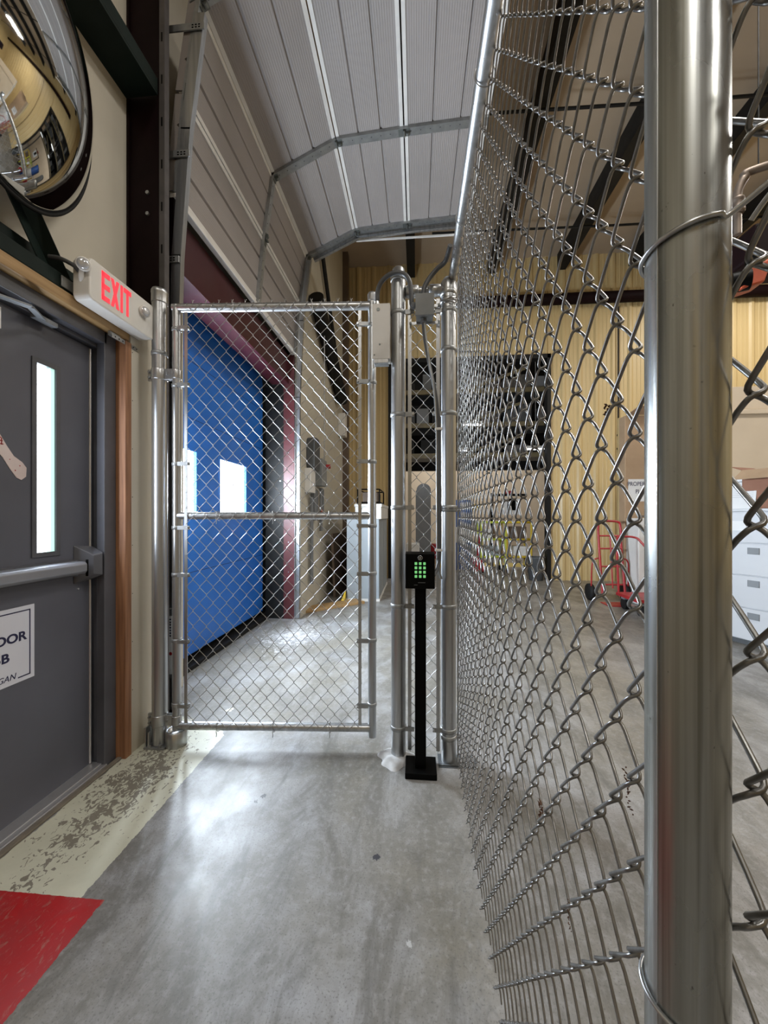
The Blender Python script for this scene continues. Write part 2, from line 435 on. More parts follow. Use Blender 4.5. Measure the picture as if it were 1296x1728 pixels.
# steel girts and column of the left wall
struct(B().box(XL, -1.46, -6, 2.03, 3.585, 3.60).box(-1.475, -1.46, -6, 2.03, 3.60, 3.68).build('trim_6', 'green', bevel=.002))
struct(B().box(XL, -1.46, .2, 1.80, 2.135, 2.145).box(-1.475, -1.46, .2, 1.80, 2.145, 2.205).box(XL, -1.60, .2, 1.8, 2.145, 2.34).build('trim_7', 'green', bevel=.002))
mb = B().box(XL, -1.455, 2.045, 2.06, 0, CZ).box(XL, XL+.012, 2.03, 2.16, 0, CZ).box(-1.467, -1.456, 2.03, 2.12, 0, CZ)
struct(mb.build('trim_8', 'dkmaroon'))
mb = B()
for z in (2.93, 3.05): mb.cyl((-1.53, 2.045, z), (-1.53, 2.036, z), .011, 6)
struct(mb.build('trim_9', 'galv_dull'))
# cream board and wood around the person door
mb = B().box(XL, -1.44, 1.80, 2.03, 0.0, 2.275)
pan = struct(mb.build('wall_left_board', 'beige', bevel=.002))
mb = B()
for k in range(9): mb.cyl((-1.4405, 1.812, .32+k*.245), (-1.4392, 1.812, .32+k*.245), .0022, 8)
o = mb.build('screw_heads', 'black', pan)
struct(B().box(-1.50, -1.435, 1.760, 1.800, 0, 2.075).build('trim_10', 'wood', bevel=.0015))
struct(B().box(-1.52, -1.445, .62, 1.80, 2.085, 2.135).build('trim_11', 'pine', bevel=.006))

# ------------------------------------------------------------------ person door
mb = B()   # hollow-metal frame: jamb with stop and header
mb.prism([(-1.65, 1.705), (-1.525, 1.705), (-1.525, 1.690), (-1.485, 1.690), (-1.485, 1.760), (-1.65, 1.760)], 'z', 0, 2.085)
mb.box(-1.65, -1.485, .68, 1.705, 2.028, 2.085)
mb.box(-1.65, -1.525, .68, 1.705, 2.010, 2.028)
mb.box(-1.65, -1.485, .68, .76, 0, 2.085)
struct(mb.build('door_frame', 'frame_gray', bevel=.003))
struct(B().box(-1.575, -1.478, .76, 1.70, 0, .016).box(-1.56, -1.50, .76, 1.70, .016, .022).build('trim_12', 'alu', bevel=.003))
struct(B().box(-1.478, -1.455, .5, 1.765, 0, .010).build('trim_13', 'concrete_sill', bevel=.003))
door = thing('door_1', (-1.57, 1.23, .02), None, None)
door['kind'] = 'structure'
LY0, LY1, LZ0, LZ1 = 1.425, 1.512, 1.05, 1.835
mb = B()
mb.box(-1.60, -1.555, .775, LY0, .022, 2.006).box(-1.60, -1.555, LY1, 1.690, .022, 2.006)
mb.box(-1.60, -1.555, LY0, LY1, .022, LZ0).box(-1.60, -1.555, LY0, LY1, LZ1, 2.006)
mb.build('door_leaf', 'door_gray', door)
mb = B()
g = .018
for (a, b, c, d) in ((LY0-g, LY0+.002, LZ0-g, LZ1+g), (LY1-.002, LY1+g, LZ0-g, LZ1+g), (LY0, LY1, LZ0-g, LZ0+.002), (LY0, LY1, LZ1-.002, LZ1+g)):
    mb.box(-1.555, -1.549, a, b, c, d)
mb.build('lite_frame', 'frame_gray', door, bevel=.002)
B().box(-1.582, -1.578, LY0, LY1-.018, LZ0, LZ1).build('glass_pane', 'sky_pane2', door)
B().box(-1.580, -1.560, LY1-.018, LY1, LZ0, LZ1).build('glass_edge', 'glassedge', door)
B().tube([(-1.5535, 1.684, .025), (-1.5535, 1.684, 2.0)], .006, 8).build('weather_strip', 'alu', door)
B().cyl((-1.555, 1.62, .868), (-1.551, 1.62, .868), .004, 10).build('bolt', 'alu', door)
# panic bar
pb = B().prism([(-1.545, .935), (-1.497, .943), (-1.488, .955), (-1.488, .985), (-1.497, .996), (-1.545, 1.000)], 'y', .82, 1.60).build('panic_bar', 'barsteel', door, bevel=.003)
B().prism([(-1.555, .930), (-1.540, .930), (-1.540, 1.005), (-1.555, 1.005)], 'y', .80, 1.61).build('mounting_rail', 'frame_gray', pb)
mb = B().add([(-1.555, 1.595, .890), (-1.555, 1.700, .900), (-1.555, 1.700, 1.060), (-1.555, 1.595, 1.072),
              (-1.495, 1.640, .935), (-1.480, 1.676, .925), (-1.480, 1.676, 1.032), (-1.495, 1.640, 1.020)],
             [(0, 1, 2, 3), (4, 5, 6, 7), (0, 1, 5, 4), (1, 2, 6, 5), (2, 3, 7, 6), (3, 0, 4, 7)])
mb.build('latch_case', 'frame_gray', pb, bevel=.004)
mb = B().box(-1.50, -1.49, 1.603, 1.607, .93, 1.005)
mb.build('end_gap', 'black', pb)
# closer
cl = B().box(-1.555, -1.50, .80, 1.10, 1.90, 1.955).build('door_closer', 'midgrey', door, bevel=.006)
mb = B().beam((-1.50, 1.08, 1.965), (-1.44, 1.30, 1.985), .030, .008).beam((-1.44, 1.30, 1.985), (-1.515, 1.42, 2.000), .024, .008)
mb.box(-1.53, -1.50, 1.38, 1.47, 1.992, 2.010)
mb.build('closer_arm', 'midgrey', cl, bevel=.002)
B().box(-1.5549, -1.550, 1.16, 1.292, 1.905, 1.985).build('white_label', 'paper', door)

# door sign
sg = thing('door_sign', (-1.5535, 1.23, .56), 'white rectangular sign on the grey door reading DOOR 5B below the panic bar', 'sign')
sy0, sy1, sz0, sz1 = 1.02, 1.418, .552, .846
B().box(-1.5548, -1.5520, sy0, sy1, sz0, sz1).build('sign_plate', 'signwhite', sg)
mb = B(); e = .016; tt = .0045
mb.box(-1.552, -1.5514, sy0+e, sy1-e, sz1-e-tt, sz1-e).box(-1.552, -1.5514, sy1-e-tt, sy1-e, sz0+e, sz1-e).box(-1.552, -1.5514, sy0+e, sy0+e+tt, sz0+e, sz1-e)
mb.box(-1.552, -1.5514, 1.354, sy1-e, sz0+e, sz0+e+tt)
mb.build('border', 'ink', sg)
text('lettering', 'DOOR', .048, (-1.5517, 1.386, .728), '+x', 'ink', sg, 1.08, bold=.0014, align='RIGHT')
text('lettering', '5B', .048, (-1.5517, 1.322, .660), '+x', 'ink', sg, 1.08, bold=.0014, align='RIGHT')
text('lettering', 'LLIGAN', .032, (-1.5517, 1.345, .581), '+x', 'ink', sg, .95, shear=.25, align='RIGHT')
# paper tag
tg = thing('paper_tag', (-1.554, 1.30, 1.33), 'pale wrist-shaped paper tag with red marks stuck on grey door left of window', 'tag')
poly = [(1.20, 1.575), (1.24, 1.560), (1.292, 1.508), (1.315, 1.470), (1.340, 1.435), (1.372, 1.415), (1.388, 1.395), (1.386, 1.360), (1.368, 1.345), (1.350, 1.352), (1.325, 1.385), (1.30, 1.425), (1.27, 1.455), (1.20, 1.49)]
B().prism(poly, 'x', -1.5548, -1.5530).build('tag_body', 'skin', tg)
for (y, z, w, h) in ((1.27, 1.498, .05, .004), (1.275, 1.486, .05, .004), (1.28, 1.474, .045, .004), (1.262, 1.486, .004, .03), (1.280, 1.486, .004, .03), (1.296, 1.484, .004, .026), (1.362, 1.400, .004, .004), (1.345, 1.38, .004, .005), (1.325, 1.42, .004, .003)):
    B().box(-1.5532, -1.5526, y-w/2, y+w/2, z-h/2, z+h/2).build('red_mark', 'red', tg)

# ------------------------------------------------------------------ exit sign with emergency lamp heads
ex = thing('exit_sign', (-1.40, 1.67, 2.11), 'off-white EXIT sign with red letters and two lamp heads above the grey door corner', 'exit sign')
ya, yb, za, zb = 1.475, 1.868, 2.115, 2.292
def rrect(y0, y1, z0, z1, r, k=5):
    out = []
    for cy, cz, a in ((y1-r, z1-r, 0), (y0+r, z1-r, 90), (y0+r, z0+r, 180), (y1-r, z0+r, 270)):
        for j in range(k+1):
            t = math.radians(a+90*j/k); out.append((cy+r*math.cos(t), cz+r*math.sin(t)))
    return out
body = B().prism(rrect(ya, yb, za, zb, .022), 'x', -1.44, -1.362).build('housing', 'white', ex, bevel=.006)
mb = B()
def letter(strokes, y0, w, z0, h, t, mb):
    for (a, b, c, d) in strokes:
        mb.beam((-1.361, y0+a*w, z0+b*h), (-1.361, y0+c*w, z0+d*h), .0025, t, up=(0, -(d-b)*h, (c-a)*w) if 1 else None)
# block letters built from bars
H0, HH = 2.150, .118; Tk = .021
def bar(y0, y1, z0, z1): lm.box(-1.362, -1.3595, yy_(y0), yy_(y1), z0, z1)
lm = B()
H0, HH = 2.146, .124; KX = .74
def yy_(v): return 1.535+(v-1.530)*KX
y = 1.530
bar(y, y+Tk*.8, H0, H0+HH); 
for zz in (H0, H0+HH/2-Tk/2, H0+HH-Tk): bar(y, y+.058, zz, zz+Tk)
y = 1.598
for s_ in (1, -1):
    z0_, z1_ = (H0, H0+HH) if s_ > 0 else (H0+HH, H0)
    a = (y, z0_); b = (y+.062, z1_); w = .020
    vs = [(-1.362, yy_(a[0]), a[1]), (-1.362, yy_(a[0]+w), a[1]), (-1.362, yy_(b[0]), b[1]), (-1.362, yy_(b[0]-w), b[1])]
    vs += [(-1.3596+.0001*s_, v[1], v[2]) for v in vs]
    lm.add(vs, [(0, 1, 2, 3), (4, 5, 6, 7), (0, 1, 5, 4), (1, 2, 6, 5), (2, 3, 7, 6), (3, 0, 4, 7)])
y = 1.672; bar(y, y+Tk*.8, H0, H0+HH)
y = 1.698; bar(y, y+.060, H0+HH-Tk, H0+HH); bar(y+.030-Tk*.4, y+.030+Tk*.4, H0, H0+HH)
lm.build('letters', 'exitred', ex)
def head(c, aim, nm='lamp_head'):
    c = Vector(c); d = Vector(aim).normalized(); q = d.to_track_quat('Z', 'Y').to_matrix()
    h = B().lathe([(.006, -.030), (.018, -.026), (.026, -.008), (.027, .004), (.022, .006)], c, 24, q).build(nm, 'white', ex)
    B().lathe([(.0225, .003), (.021, .010), (.012, .015), (.001, .016)], c, 24, q).build('lamp_lens', 'lens', h)
    return h
head((-1.372, 1.455, 2.245), (.55, -.75, -.15))
B().tube(smooth_path([(-1.385, 1.462, 2.235), (-1.395, 1.47, 2.205), (-1.41, 1.49, 2.185)]), .010, 10).build('swivel_arm', 'white', ex)
head((-1.350, 1.780, 2.222), (1, -.25, -.05))
cc = thing('conduit_cable', (-1.45, 1.36, 2.2), 'short dark cable running from green bracket to the EXIT sign', 'cable')
B().tube(smooth_path([(-1.50, 1.43, 2.265), (-1.46, 1.44, 2.262), (-1.42, 1.46, 2.245), (-1.41, 1.475, 2.23)]), .009, 8).build('cable_run', 'cablegrey', cc)

# ------------------------------------------------------------------ convex mirror
mr = thing('convex_mirror', (-1.416, 1.245, 2.40), 'large round convex safety mirror with black rim above the grey door', 'mirror')
C0 = Vector((-1.416, 1.245, 2.841)); az, el, RM = 1.881, .143, .45
nn = Vector((math.cos(el)*math.sin(az), -math.cos(el)*math.cos(az), -math.sin(el)))
Q = nn.to_track_quat('Z', 'Y').to_matrix()
Rs = .74; prof = []
amax = math.asin((RM-.004)/Rs)
for k in range(26):
    a = amax*(1-k/25); prof.append((max(.0005, Rs*math.sin(a)), Rs*(math.cos(a)-math.cos(amax))))
B().lathe(prof, C0, 96, Q).build('mirror_face', 'mirror', mr)
bk = B().lathe([(RM-.01, -.012), (RM-.006, .0), (.02, -.004)], C0, 64, Q).build('mirror_back', 'darkgrey', mr)
pts = [C0+Q @ Vector((RM*math.cos(2*PI*k/96), RM*math.sin(2*PI*k/96), 0)) for k in range(96)]
B().tube(pts, .0075, 10, closed=True).build('rim', 'rubber', mr)
br = thing('mirror_bracket', (-1.46, 1.42, 2.2), 'dark green angle iron bracket holding the convex mirror above the door', 'bracket')
def angle_iron(mb, a, b, w, t, side):
    a, b = Vector(a), Vector(b); d = (b-a).normalized(); s1 = Vector(side); s1 = (s1-d*s1.dot(d)).normalized(); s2 = d.cross(s1)
    for u, v in ((s1, s2), (s2, s1)):
        vs = []
        for p in (a, b):
            vs += [p, p+u*w, p+u*w+v*t, p+v*t]
        mb.add(vs, [(0, 1, 2, 3), (4, 5, 6, 7), (0, 1, 5, 4), (1, 2, 6, 5), (2, 3, 7, 6), (3, 0, 4, 7)])
mb = B(); angle_iron(mb, (-1.515, 1.500, 2.15), (-1.635, 1.375, 2.58), .062, .005, (.25, -1, -.25))
mb.build('diagonal_arm', 'green', br)
mb = B(); angle_iron(mb, (-1.62, 1.33, 2.60), (-1.52, 1.28, 2.66), .04, .005, (0, 0, -1))
mb.build('cross_arm', 'green', br)
B().box(-1.459, -1.453, 1.44, 1.50, 2.15, 2.195).build('foot_plate', 'galv_dull', br, bevel=.002)

# ------------------------------------------------------------------ perforated strap from board to hinge post
st = thing('perforated_strap', (-1.40, 1.80, 2.02), 'thin perforated metal strap tying the gate hinge post to the cream wall', 'strap')
B().prism([(-1.439, 2.052), (-1.4375, 2.052), (-1.4375, 2.072), (-1.439, 2.072)], 'y', 1.68, 1.85).build('strap_band', 'galv', st)
mb = B()
for k in range(7): mb.cyl((-1.438, 1.70+k*.023, 2.062), (-1.4368, 1.70+k*.023, 2.062), .0035, 8)
mb.build('strap_holes', 'black', st)
gb = B().box(-1.459, -1.446, 1.68, 1.74, 2.062, 2.082).build('angle_clip', 'galv_dull', st)

# ================================================================== GATE AND POSTS
GY = 1.89; HX = -1.349; PR = .0365
def dome_cap(mb, x, y, z, r):
    mb.lathe([(r*1.06, -.030), (r*1.10, -.026), (r*1.10, -.004), (r*1.02, .004), (r*.86, .013), (r*.82, .030), (r*.6, .038), (.002, .040)], (x, y, z), 24)
hp = thing('gate_post', (HX, GY, 0), 'tall galvanized gate hinge post with dome cap beside the cream wall', 'post')
B().cyl((HX, GY, .012), (HX, GY, 2.37), PR, 28).build('post_tube', 'galv', hp)
mb = B(); mb.lathe([(PR*1.07, -.05), (PR*1.08, -.045), (PR*1.08, .0), (PR*1.12, .004), (PR*1.10, .014), (PR*.98, .024), (.002, .030)], (HX, GY, 2.37), 24)
mb.build('post_cap', 'galv', hp)
def band(mb, x, y, z, r, h=.022): mb.lathe([(r+.0005, -h/2), (r+.0035, -h/2+.003), (r+.0035, h/2-.003), (r+.0005, h/2)], (x, y, z), 24)
mb = B(); band(mb, HX, GY, 2.055, PR, .022); mb.build('strap_loop', 'galv_dull', hp)
mb = B().box(HX-.055, HX+.055, GY-.05, GY+.055, 0, .010)
bp = mb.build('base_plate', 'galv_dull', hp, bevel=.002)
mb = B().box(HX-.052, HX-.044, GY-.045, GY+.045, .01, .11).box(HX-.03, HX-.024, GY-.05, GY-.037, .01, .09)
mb.build('base_gusset', 'galv', hp, bevel=.001)
for dx in (-.025, .03): B().cyl((HX+dx, GY-.043, .010), (HX+dx, GY-.043, .024), .008, 6).build('anchor_bolt', 'galv_dull', bp)

ft = thing('gate_pivot_foot', (-1.262, 1.90, 0), 'short pale round cup on the floor under the gate hinge side', 'pivot foot')
B().lathe([(.050, 0), (.052, .004), (.052, .078), (.046, .082), (.040, .078), (.038, .060), (.001, .058)], (-1.262, 1.90, 0), 32).build('cup', 'galv', ft)

# gate leaf (slightly ajar)
gate = thing('gate', (-1.254, GY, .09), 'tall chain-link walk gate in the middle with galvanized tube frame', 'gate')
GL = Vector((-1.254, GY, 0)); GR = Vector((-.230, GY+.067, 0)); gd = (GR-GL).normalized(); gw = Vector((gd.y, -gd.x, 0))  # gw towards camera
GT = .021
def gp(u, w, z): return GL+gd*u+gw*w+Vector((0, 0, z))
L = (GR-GL).length
B().cyl(gp(0, 0, .085), gp(0, 0, 2.305), GT, 24).build('stile', 'galv', gate)
sr = B().cyl(gp(L, 0, .06), gp(L, 0, 2.345), GT, 24).build('stile', 'galv', gate)
mb = B(); p = gp(L, 0, 2.345); mb.lathe([(GT*1.08, -.03), (GT*1.12, -.026), (GT*1.12, 0), (GT*1.16, .006), (GT*.9, .016), (.001, .022)], p, 20); mb.build('stile_cap', 'galv', sr)
for z, nm in ((.105, 'bottom_rail'), (1.205, 'middle_rail'), (2.295, 'top_rail')):
    B().cyl(gp(.006 if z < 2.2 else -.02, 0, z), gp(L-.012, 0, z), GT*(1.0 if z != 1.205 else .9), 24).build(nm, 'galv', gate)
ph, pv = .070, .0815
u0 = .062; wid = L-.115
cm = chain_mesh(gp(u0, .021, 0), gd, gw, wid, .10, 2.315, ph, pv, .0016, .0026, 6, zoff=.10, wav=.0008)
cm.build('chain_link_fabric', 'wire', gate)
for u in (u0-.002, L-.062):
    B().box(-.008, .008, -.0025, .0025, .13, 2.26, Matrix.Translation(gp(u, .021, 0)) @ Matrix.Rotation(math.atan2(gd.y, gd.x), 4, 'Z')).build('tension_bar', 'galv', gate)
Rz = Matrix.Rotation(math.atan2(gd.y, gd.x), 4, 'Z')
for z in (2.18, 1.885, 1.475, 1.143, .897, .552, .218):
    for u, sgn in ((0, 1), (L, -1)):
        zz = z+.01*(sgn < 0)
        mb = B(); band(mb, *gp(u, 0, zz), GT, .020)
        T = Matrix.Translation(gp(u, 0, zz)) @ Rz
        a, b = sorted((sgn*.018, sgn*.078))
        mb.box(a, b, -.0275, -.0255, -.010, .010, T)
        mb.box(a, b, -.0170, -.0150, -.010, .010, T)
        o = mb.build('tension_band', 'galv_dull', gate)
        q = T @ Vector((sgn*.072, -.036, 0)); q2 = T @ Vector((sgn*.072, -.010, 0))
        B().cyl(q, q2, .0055, 8).build('carriage_bolt', 'galv', o)
for z, n_ in ((2.295, 2), (1.205, 3), (.105, 3)):
    for k in range(n_):
        u = L*(k+.75)/(n_+.5); mb = B()
        mb.ring(gp(u, 0, z), GT+.0045, .0018, gd+Vector((0, 0, .15)), 20, 6)
        mb.tube([gp(u, .026, z-.012), gp(u+.004, .028, z-.030), gp(u+.001, .026, z-.042)], .0018, 6)
        mb.build('tie_wire', 'wire', gate)
# top barbs of the fabric
for k in range(14):
    u = u0+(k+.5)*ph*.98; mb = B()
    if u > L-.08: break
    mb.tube([gp(u, .026, 2.305), gp(u+.003, .022, 2.320), gp(u+.006, .02, 2.324)], .0016, 5)
    mb.tube([gp(u, .026, 2.305), gp(u-.003, .022, 2.319), gp(u-.005, .02, 2.325)], .0016, 5)
    mb.build('knuckle_end', 'wire', gate)
# hinges
for z in (1.945, .135):
    hg = B()
    band(hg, HX, GY, z, PR, .058); band(hg, *gp(0, 0, z), GT, .05)
    hg.box(HX+PR*.8, gp(0, 0, 0).x-.015, GY-.012, GY-.006, z-.028, z+.028).box(HX+PR*.8, gp(0, 0, 0).x-.015, GY+.006, GY+.012, z-.028, z+.028)
    hg.box(HX-.062, HX-.03, GY-.006, GY+.006, z-.03, z+.03)
    h = hg.build('hinge', 'galv', gate, bevel=.001)
    for xx, zz in ((HX-.048, z-.014), (HX-.048, z+.014), (HX+.05, z)): B().cyl((xx, GY-.020, zz), (xx, GY+.015, zz), .006, 6).build('hinge_bolt', 'galv_dull', h)

# -------- short fence panel between latch post and corner post
LX, CX = -.090, .157
lp = thing('fence_panel', (LX, GY, 0), 'narrow chain-link panel between latch post and corner post behind the keypad', 'fence panel')
po = B().cyl((LX, GY, .0), (LX, GY, 2.40), PR, 28).build('latch_post', 'galv', lp)
mb = B(); dome_cap(mb, LX, GY, 2.40, PR); mb.build('post_cap', 'galv', po)
B().cyl((LX+PR, GY, 2.318), (CX-PR, GY, 2.318), .021, 20).build('top_rail', 'galv', lp)
for x, s_ in ((LX+PR, 1), (CX-PR, -1)):
    mb = B(); mb.lathe([(.024, -.03), (.029, -.026), (.029, .03), (.024, .034)], (x+s_*.03, GY, 2.318), 20, Matrix.Rotation(PI/2, 3, 'Y')); mb.build('rail_cup', 'galv', lp)
cm = chain_mesh((LX+.055, GY-.012, 0), (1, 0, 0), (0, -1, 0), .175-.03, .03, 2.29, .070, .0815, .0016, .0026, 6, zoff=.05)
cm.build('chain_link_fabric', 'wire', lp)
for x in (LX+.056, CX-.052):
    B().box(x-.009, x+.009, GY-.015, GY-.010, .05, 2.27).build('tension_bar', 'galv', lp)
for z in (2.21, 1.705, 1.245, .76, .155):
    for x, s_ in ((LX, 1), (CX, -1)):
        mb = B(); band(mb, x, GY, z, PR, .022); a, b = sorted((x+s_*.03, x+s_*.078))
        mb.box(a, b, GY-.020, GY-.0175, z-.011, z+.011)
        o = mb.build('brace_band', 'galv_dull', lp)
        B().cyl((x+s_*.073, GY-.028, z), (x+s_*.073, GY-.008, z), .006, 8).build('carriage_bolt', 'galv', o)
gr = thing('grout_collar', (LX-.01, GY-.01, 0), 'lumpy white grout around the foot of the latch post', 'grout')
mb = B(); vs = []; n = 36
rings_ = [(1.0, 0.0), (.86, .012), (.62, .022), (.36, .024)]
for rr, z in rings_:
    for k in range(n):
        a = 2*PI*k/n; R_ = (.088+.014*math.sin(3*a+.5)+.008*math.sin(7*a))*rr
        vs.append((LX-.012+R_*math.cos(a), GY-.012+R_*.9*math.sin(a), z+.002*math.sin(5*a)*(rr < 1)))
fs = [(i*n+k, i*n+(k+1) % n, (i+1)*n+(k+1) % n, (i+1)*n+k) for i in range(3) for k in range(n)]+[tuple(range(3*n, 4*n))]
mb.add(vs, fs, True); mb.build('grout', 'concrete_w', gr)
gr2 = thing('base_channel', (.19, GY, 0), 'thin dark steel channel on the floor at the corner post foot', 'floor channel')
B().box(.105, .29, GY-.050, GY-.040, 0, .006).box(.105, .29, GY-.06, GY+.045, 0, .002).build('channel', 'darkgrey', gr2)

# -------- lock box on latch post
lb = thing('lock_box', (-.172, GY-.03, 1.96), 'off-white electric gate lock box on the left of the latch post', 'lock box')
B().box(-.216, -.128, GY-.060, GY+.01, 1.965, 2.235).build('case', 'white', lb, bevel=.003)
B().box(-.206, -.136, GY-.062, GY-.01, 1.945, 1.966).build('bottom_bracket', 'galv', lb, bevel=.002)
B().cyl((-.212, GY-.045, 1.925), (-.212, GY-.045, 1.966), .004, 10).build('latch_pin', 'white', lb)
for x, z, r in ((-.185, 2.205, .008), (-.178, 2.035, .004), (-.204, 1.985, .003)): B().cyl((x, GY-.060, z), (x, GY-.0635, z), r, 12).build('screw', 'dkzinc', lb)
mb = B(); mb.lathe([(.012, 0), (.015, .003), (.015, .014), (.010, .018), (.010, .03), (.007, .032)], (-.193, GY-.03, 2.235), 8, smooth=False); mb.build('cable_gland', 'galv', lb)

jb = thing('junction_box', (.035, GY-.045, 2.14), 'small grey square electrical junction box on the narrow panel', 'junction box')
B().box(-.002, .078, GY-.100, GY-.030, 2.150, 2.245).build('case', 'greyplastic', jb, bevel=.003)
B().box(-.006, .082, GY-.104, GY-.092, 2.146, 2.249).build('lid', 'greyplastic', jb, bevel=.002)
for z in (2.222, 2.140): B().box(-.035, .115, GY-.030, GY-.026, z, z+.013).build('mounting_strap', 'galv', jb)
for x, z in ((-.030, 2.146), (.108, 2.229), (.108, 2.146)): B().cyl((x, GY-.030, z), (x, GY-.036, z), .006, 8).build('strap_bolt', 'dkzinc', jb)
B().lathe([(.011, -.018), (.016, -.014), (.016, .0), (.010, .002)], (.032, GY-.065, 2.145), 8, smooth=False).build('conduit_fitting', 'midgrey', jb)
B().lathe([(.012, 0), (.016, .003), (.016, .016), (.010, .02)], (.032, GY-.065, 2.247), 8, smooth=False).build('conduit_fitting', 'midgrey', jb)
B().lathe([(.012, 0), (.016, .003), (.016, .016), (.010, .02)], (-.006, GY-.065, 2.213), 8, Matrix.Rotation(-PI/2, 3, 'Y'), smooth=False).build('conduit_fitting', 'midgrey', jb)

def corrugated(path, r, amp=.0012, step=None):
    return B().tube(path, r, 12, rs=[r+amp*(i % 2) for i in range(len(path))])
cd = thing('flexible_conduit', (-.09, GY-.05, 2.25), 'dark grey flexible conduit looping over the latch post to the junction box', 'conduit')
p1 = smooth_path([(-.193, GY-.03, 2.262), (-.190, GY-.035, 2.31), (-.165, GY-.045, 2.355), (-.115, GY-.058, 2.378), (-.065, GY-.060, 2.372), (-.035, GY-.062, 2.335), (-.026, GY-.065, 2.275), (-.024, GY-.065, 2.225), (-.018, GY-.065, 2.213)], 14)
corrugated(p1, .0105).build('conduit_run', 'cablegrey', cd)
cd2 = thing('flexible_conduit', (.12, GY-.05, 2.25), 'dark flexible conduit rising right from the junction box to the rail above', 'conduit')
p2 = smooth_path([(.032, GY-.065, 2.262), (.038, GY-.065, 2.30), (.062, GY-.06, 2.345), (.10, GY-.065, 2.385), (.135, GY-.085, 2.405), (.152, GY-.16, 2.425)], 12)
corrugated(p2, .0105).build('conduit_run', 'cablegrey', cd2)
cb = thing('keypad_cable', (.10, GY-.06, .9), 'grey cable hanging from junction box down the corner post to the keypad', 'cable')
pth = smooth_path([(.032, GY-.065, 2.13), (.040, GY-.06, 2.05), (.068, GY-.055, 1.90), (.092, GY-.055, 1.78), (.105, GY-.056, 1.65), (.110, GY-.056, 1.45), (.111, GY-.056, 1.2), (.110, GY-.056, 1.02), (.100, GY-.07, .96), (.080, GY-.10, .925)], 10)
B().tube(pth, .0085, 12).build('cable_run', 'cablegrey', cb)
pth = smooth_path([(.036, GY-.068, 2.13), (.046, GY-.066, 2.05), (.062, GY-.061, 1.93), (.080, GY-.061, 1.83), (.094, GY-.061, 1.66), (.097, GY-.058, 1.45), (.099, GY-.058, 1.05), (.104, GY-.05, .96), (.120, GY-.045, .90)], 10)
B().tube(pth, .005, 10).build('second_cable', 'galv_dull', cb)
for z in (1.62, 1.04): B().box(.088, .122, GY-.068, GY-.044, z-.006, z+.006).build('cable_tie', 'white', cb, bevel=.002)

# -------- keypad pedestal
kp = thing('keypad_pedestal', (.020, 1.80, 0), 'black access keypad with lit green keys on a slim black floor stand', 'keypad stand')
B().box(-.053, .093, 1.735, 1.868, 0, .028).build('base', 'black', kp, bevel=.003)
B().box(-.008, .044, 1.772, 1.822, .028, .90).build('pole', 'black', kp, bevel=.003)
hd = B().prism([(1.742, .870), (1.820, .875), (1.812, 1.035), (1.750, 1.030)], 'x', -.052, .083).build('keypad_housing', 'black', kp, bevel=.003)
# face plane: from (y1.742,z.870) to (1.750,1.030)
def fy(z): return 1.742+(z-.870)*.05
mb = B()
for r_ in range(4):
    for c_ in range(3):
        x = -.0030+c_*.0195; z = .985-r_*.0195
        k = B().box(x-.0058, x+.0058, fy(z)-.0030, fy(z)+.001, z-.0062, z+.0062).build('key', 'key', hd, bevel=.0015)
mb = B().ring((.0165, fy(1.011)-.0005, 1.011), .0095, .0016, (0, 1, -.05), 20, 6)
mb.cyl((.0165, fy(1.011)+.001, 1.011), (.0165, fy(1.011)-.003, 1.011), .005, 12)
mb.build('badge', 'galv', hd)
B().box(.006, .040, fy(.898)-.0012, fy(.898)+.001, .8975, .8990).box(-.012, .004, fy(.889)-.0012, fy(.889)+.001, .8868, .8882).build('printed_line', 'midgrey', hd)

# ================================================================== LONG FENCE BESIDE THE CAMERA
FX = .201
fn = thing('chain_link_fence', (.176, GY, 0), 'long chain-link fence running along the right with a thick foreground post', 'fence')
cpst = B().cyl((CX, GY, 0), (CX, GY, 2.345), PR, 28).build('corner_post', 'galv', fn); 
mb = B(); mb.lathe([(PR*1.07, -.045), (PR*1.1, -.04), (PR*1.1, 0), (PR*.9, .015), (PR*.6, .03), (.001, .034)], (CX, GY, 2.345), 24); mb.build('post_cap', 'galv', cpst)
mb = B(); band(mb, CX, GY, 2.30, PR, .028); band(mb, CX, GY, 2.26, PR, .02)
mb.build('rail_end_band', 'galv', cpst)
mb = B()
for z in (2.255, 2.245, 2.252, 2.262): mb.ring((CX+.012, GY-.0, z), PR+.008, .002, (random.uniform(-.4, .4), random.uniform(-.3, .3), 1), 24, 6)
mb.tube(smooth_path([(CX+.05, GY-.03, 2.27), (CX+.02, GY-.05, 2.20), (CX+.03, GY-.045, 2.10)]), .0015, 6)
mb.build('wire_wrap', 'wire', cpst)
for z in (2.02, 1.235, .12):
    mb = B(); band(mb, CX, GY, z, PR, .022); mb.box(CX+.025, CX+.062, GY-.004, GY+.004, z-.010, z+.010)
    mb.build('brace_band', 'galv_dull', cpst)
B().cyl((.176, GY-.015, 2.366), (.176, -2.2, 2.366), .021, 28).build('top_rail', 'galv', fn)
lpst = B().cyl((.1792, .2698, 0), (.1792, .2698, 2.34), .0229, 64).build('line_post', 'post', fn)
B().tube([(.1792+.0229*math.cos(math.radians(-163)), .2698+.0229*math.sin(math.radians(-163)), 0), (.1792+.0229*math.cos(math.radians(-163)), .2698+.0229*math.sin(math.radians(-163)), 2.34)], .0006, 6).build('weld_seam', 'galv', lpst)
lpst['label'] = 'thick weathered galvanized post in the right foreground'
B().tube([(.1745, -1.9, 0), (.1745, -1.9, 2.34)], .02245, 32).build('line_post', 'post', fn)
mb = B()
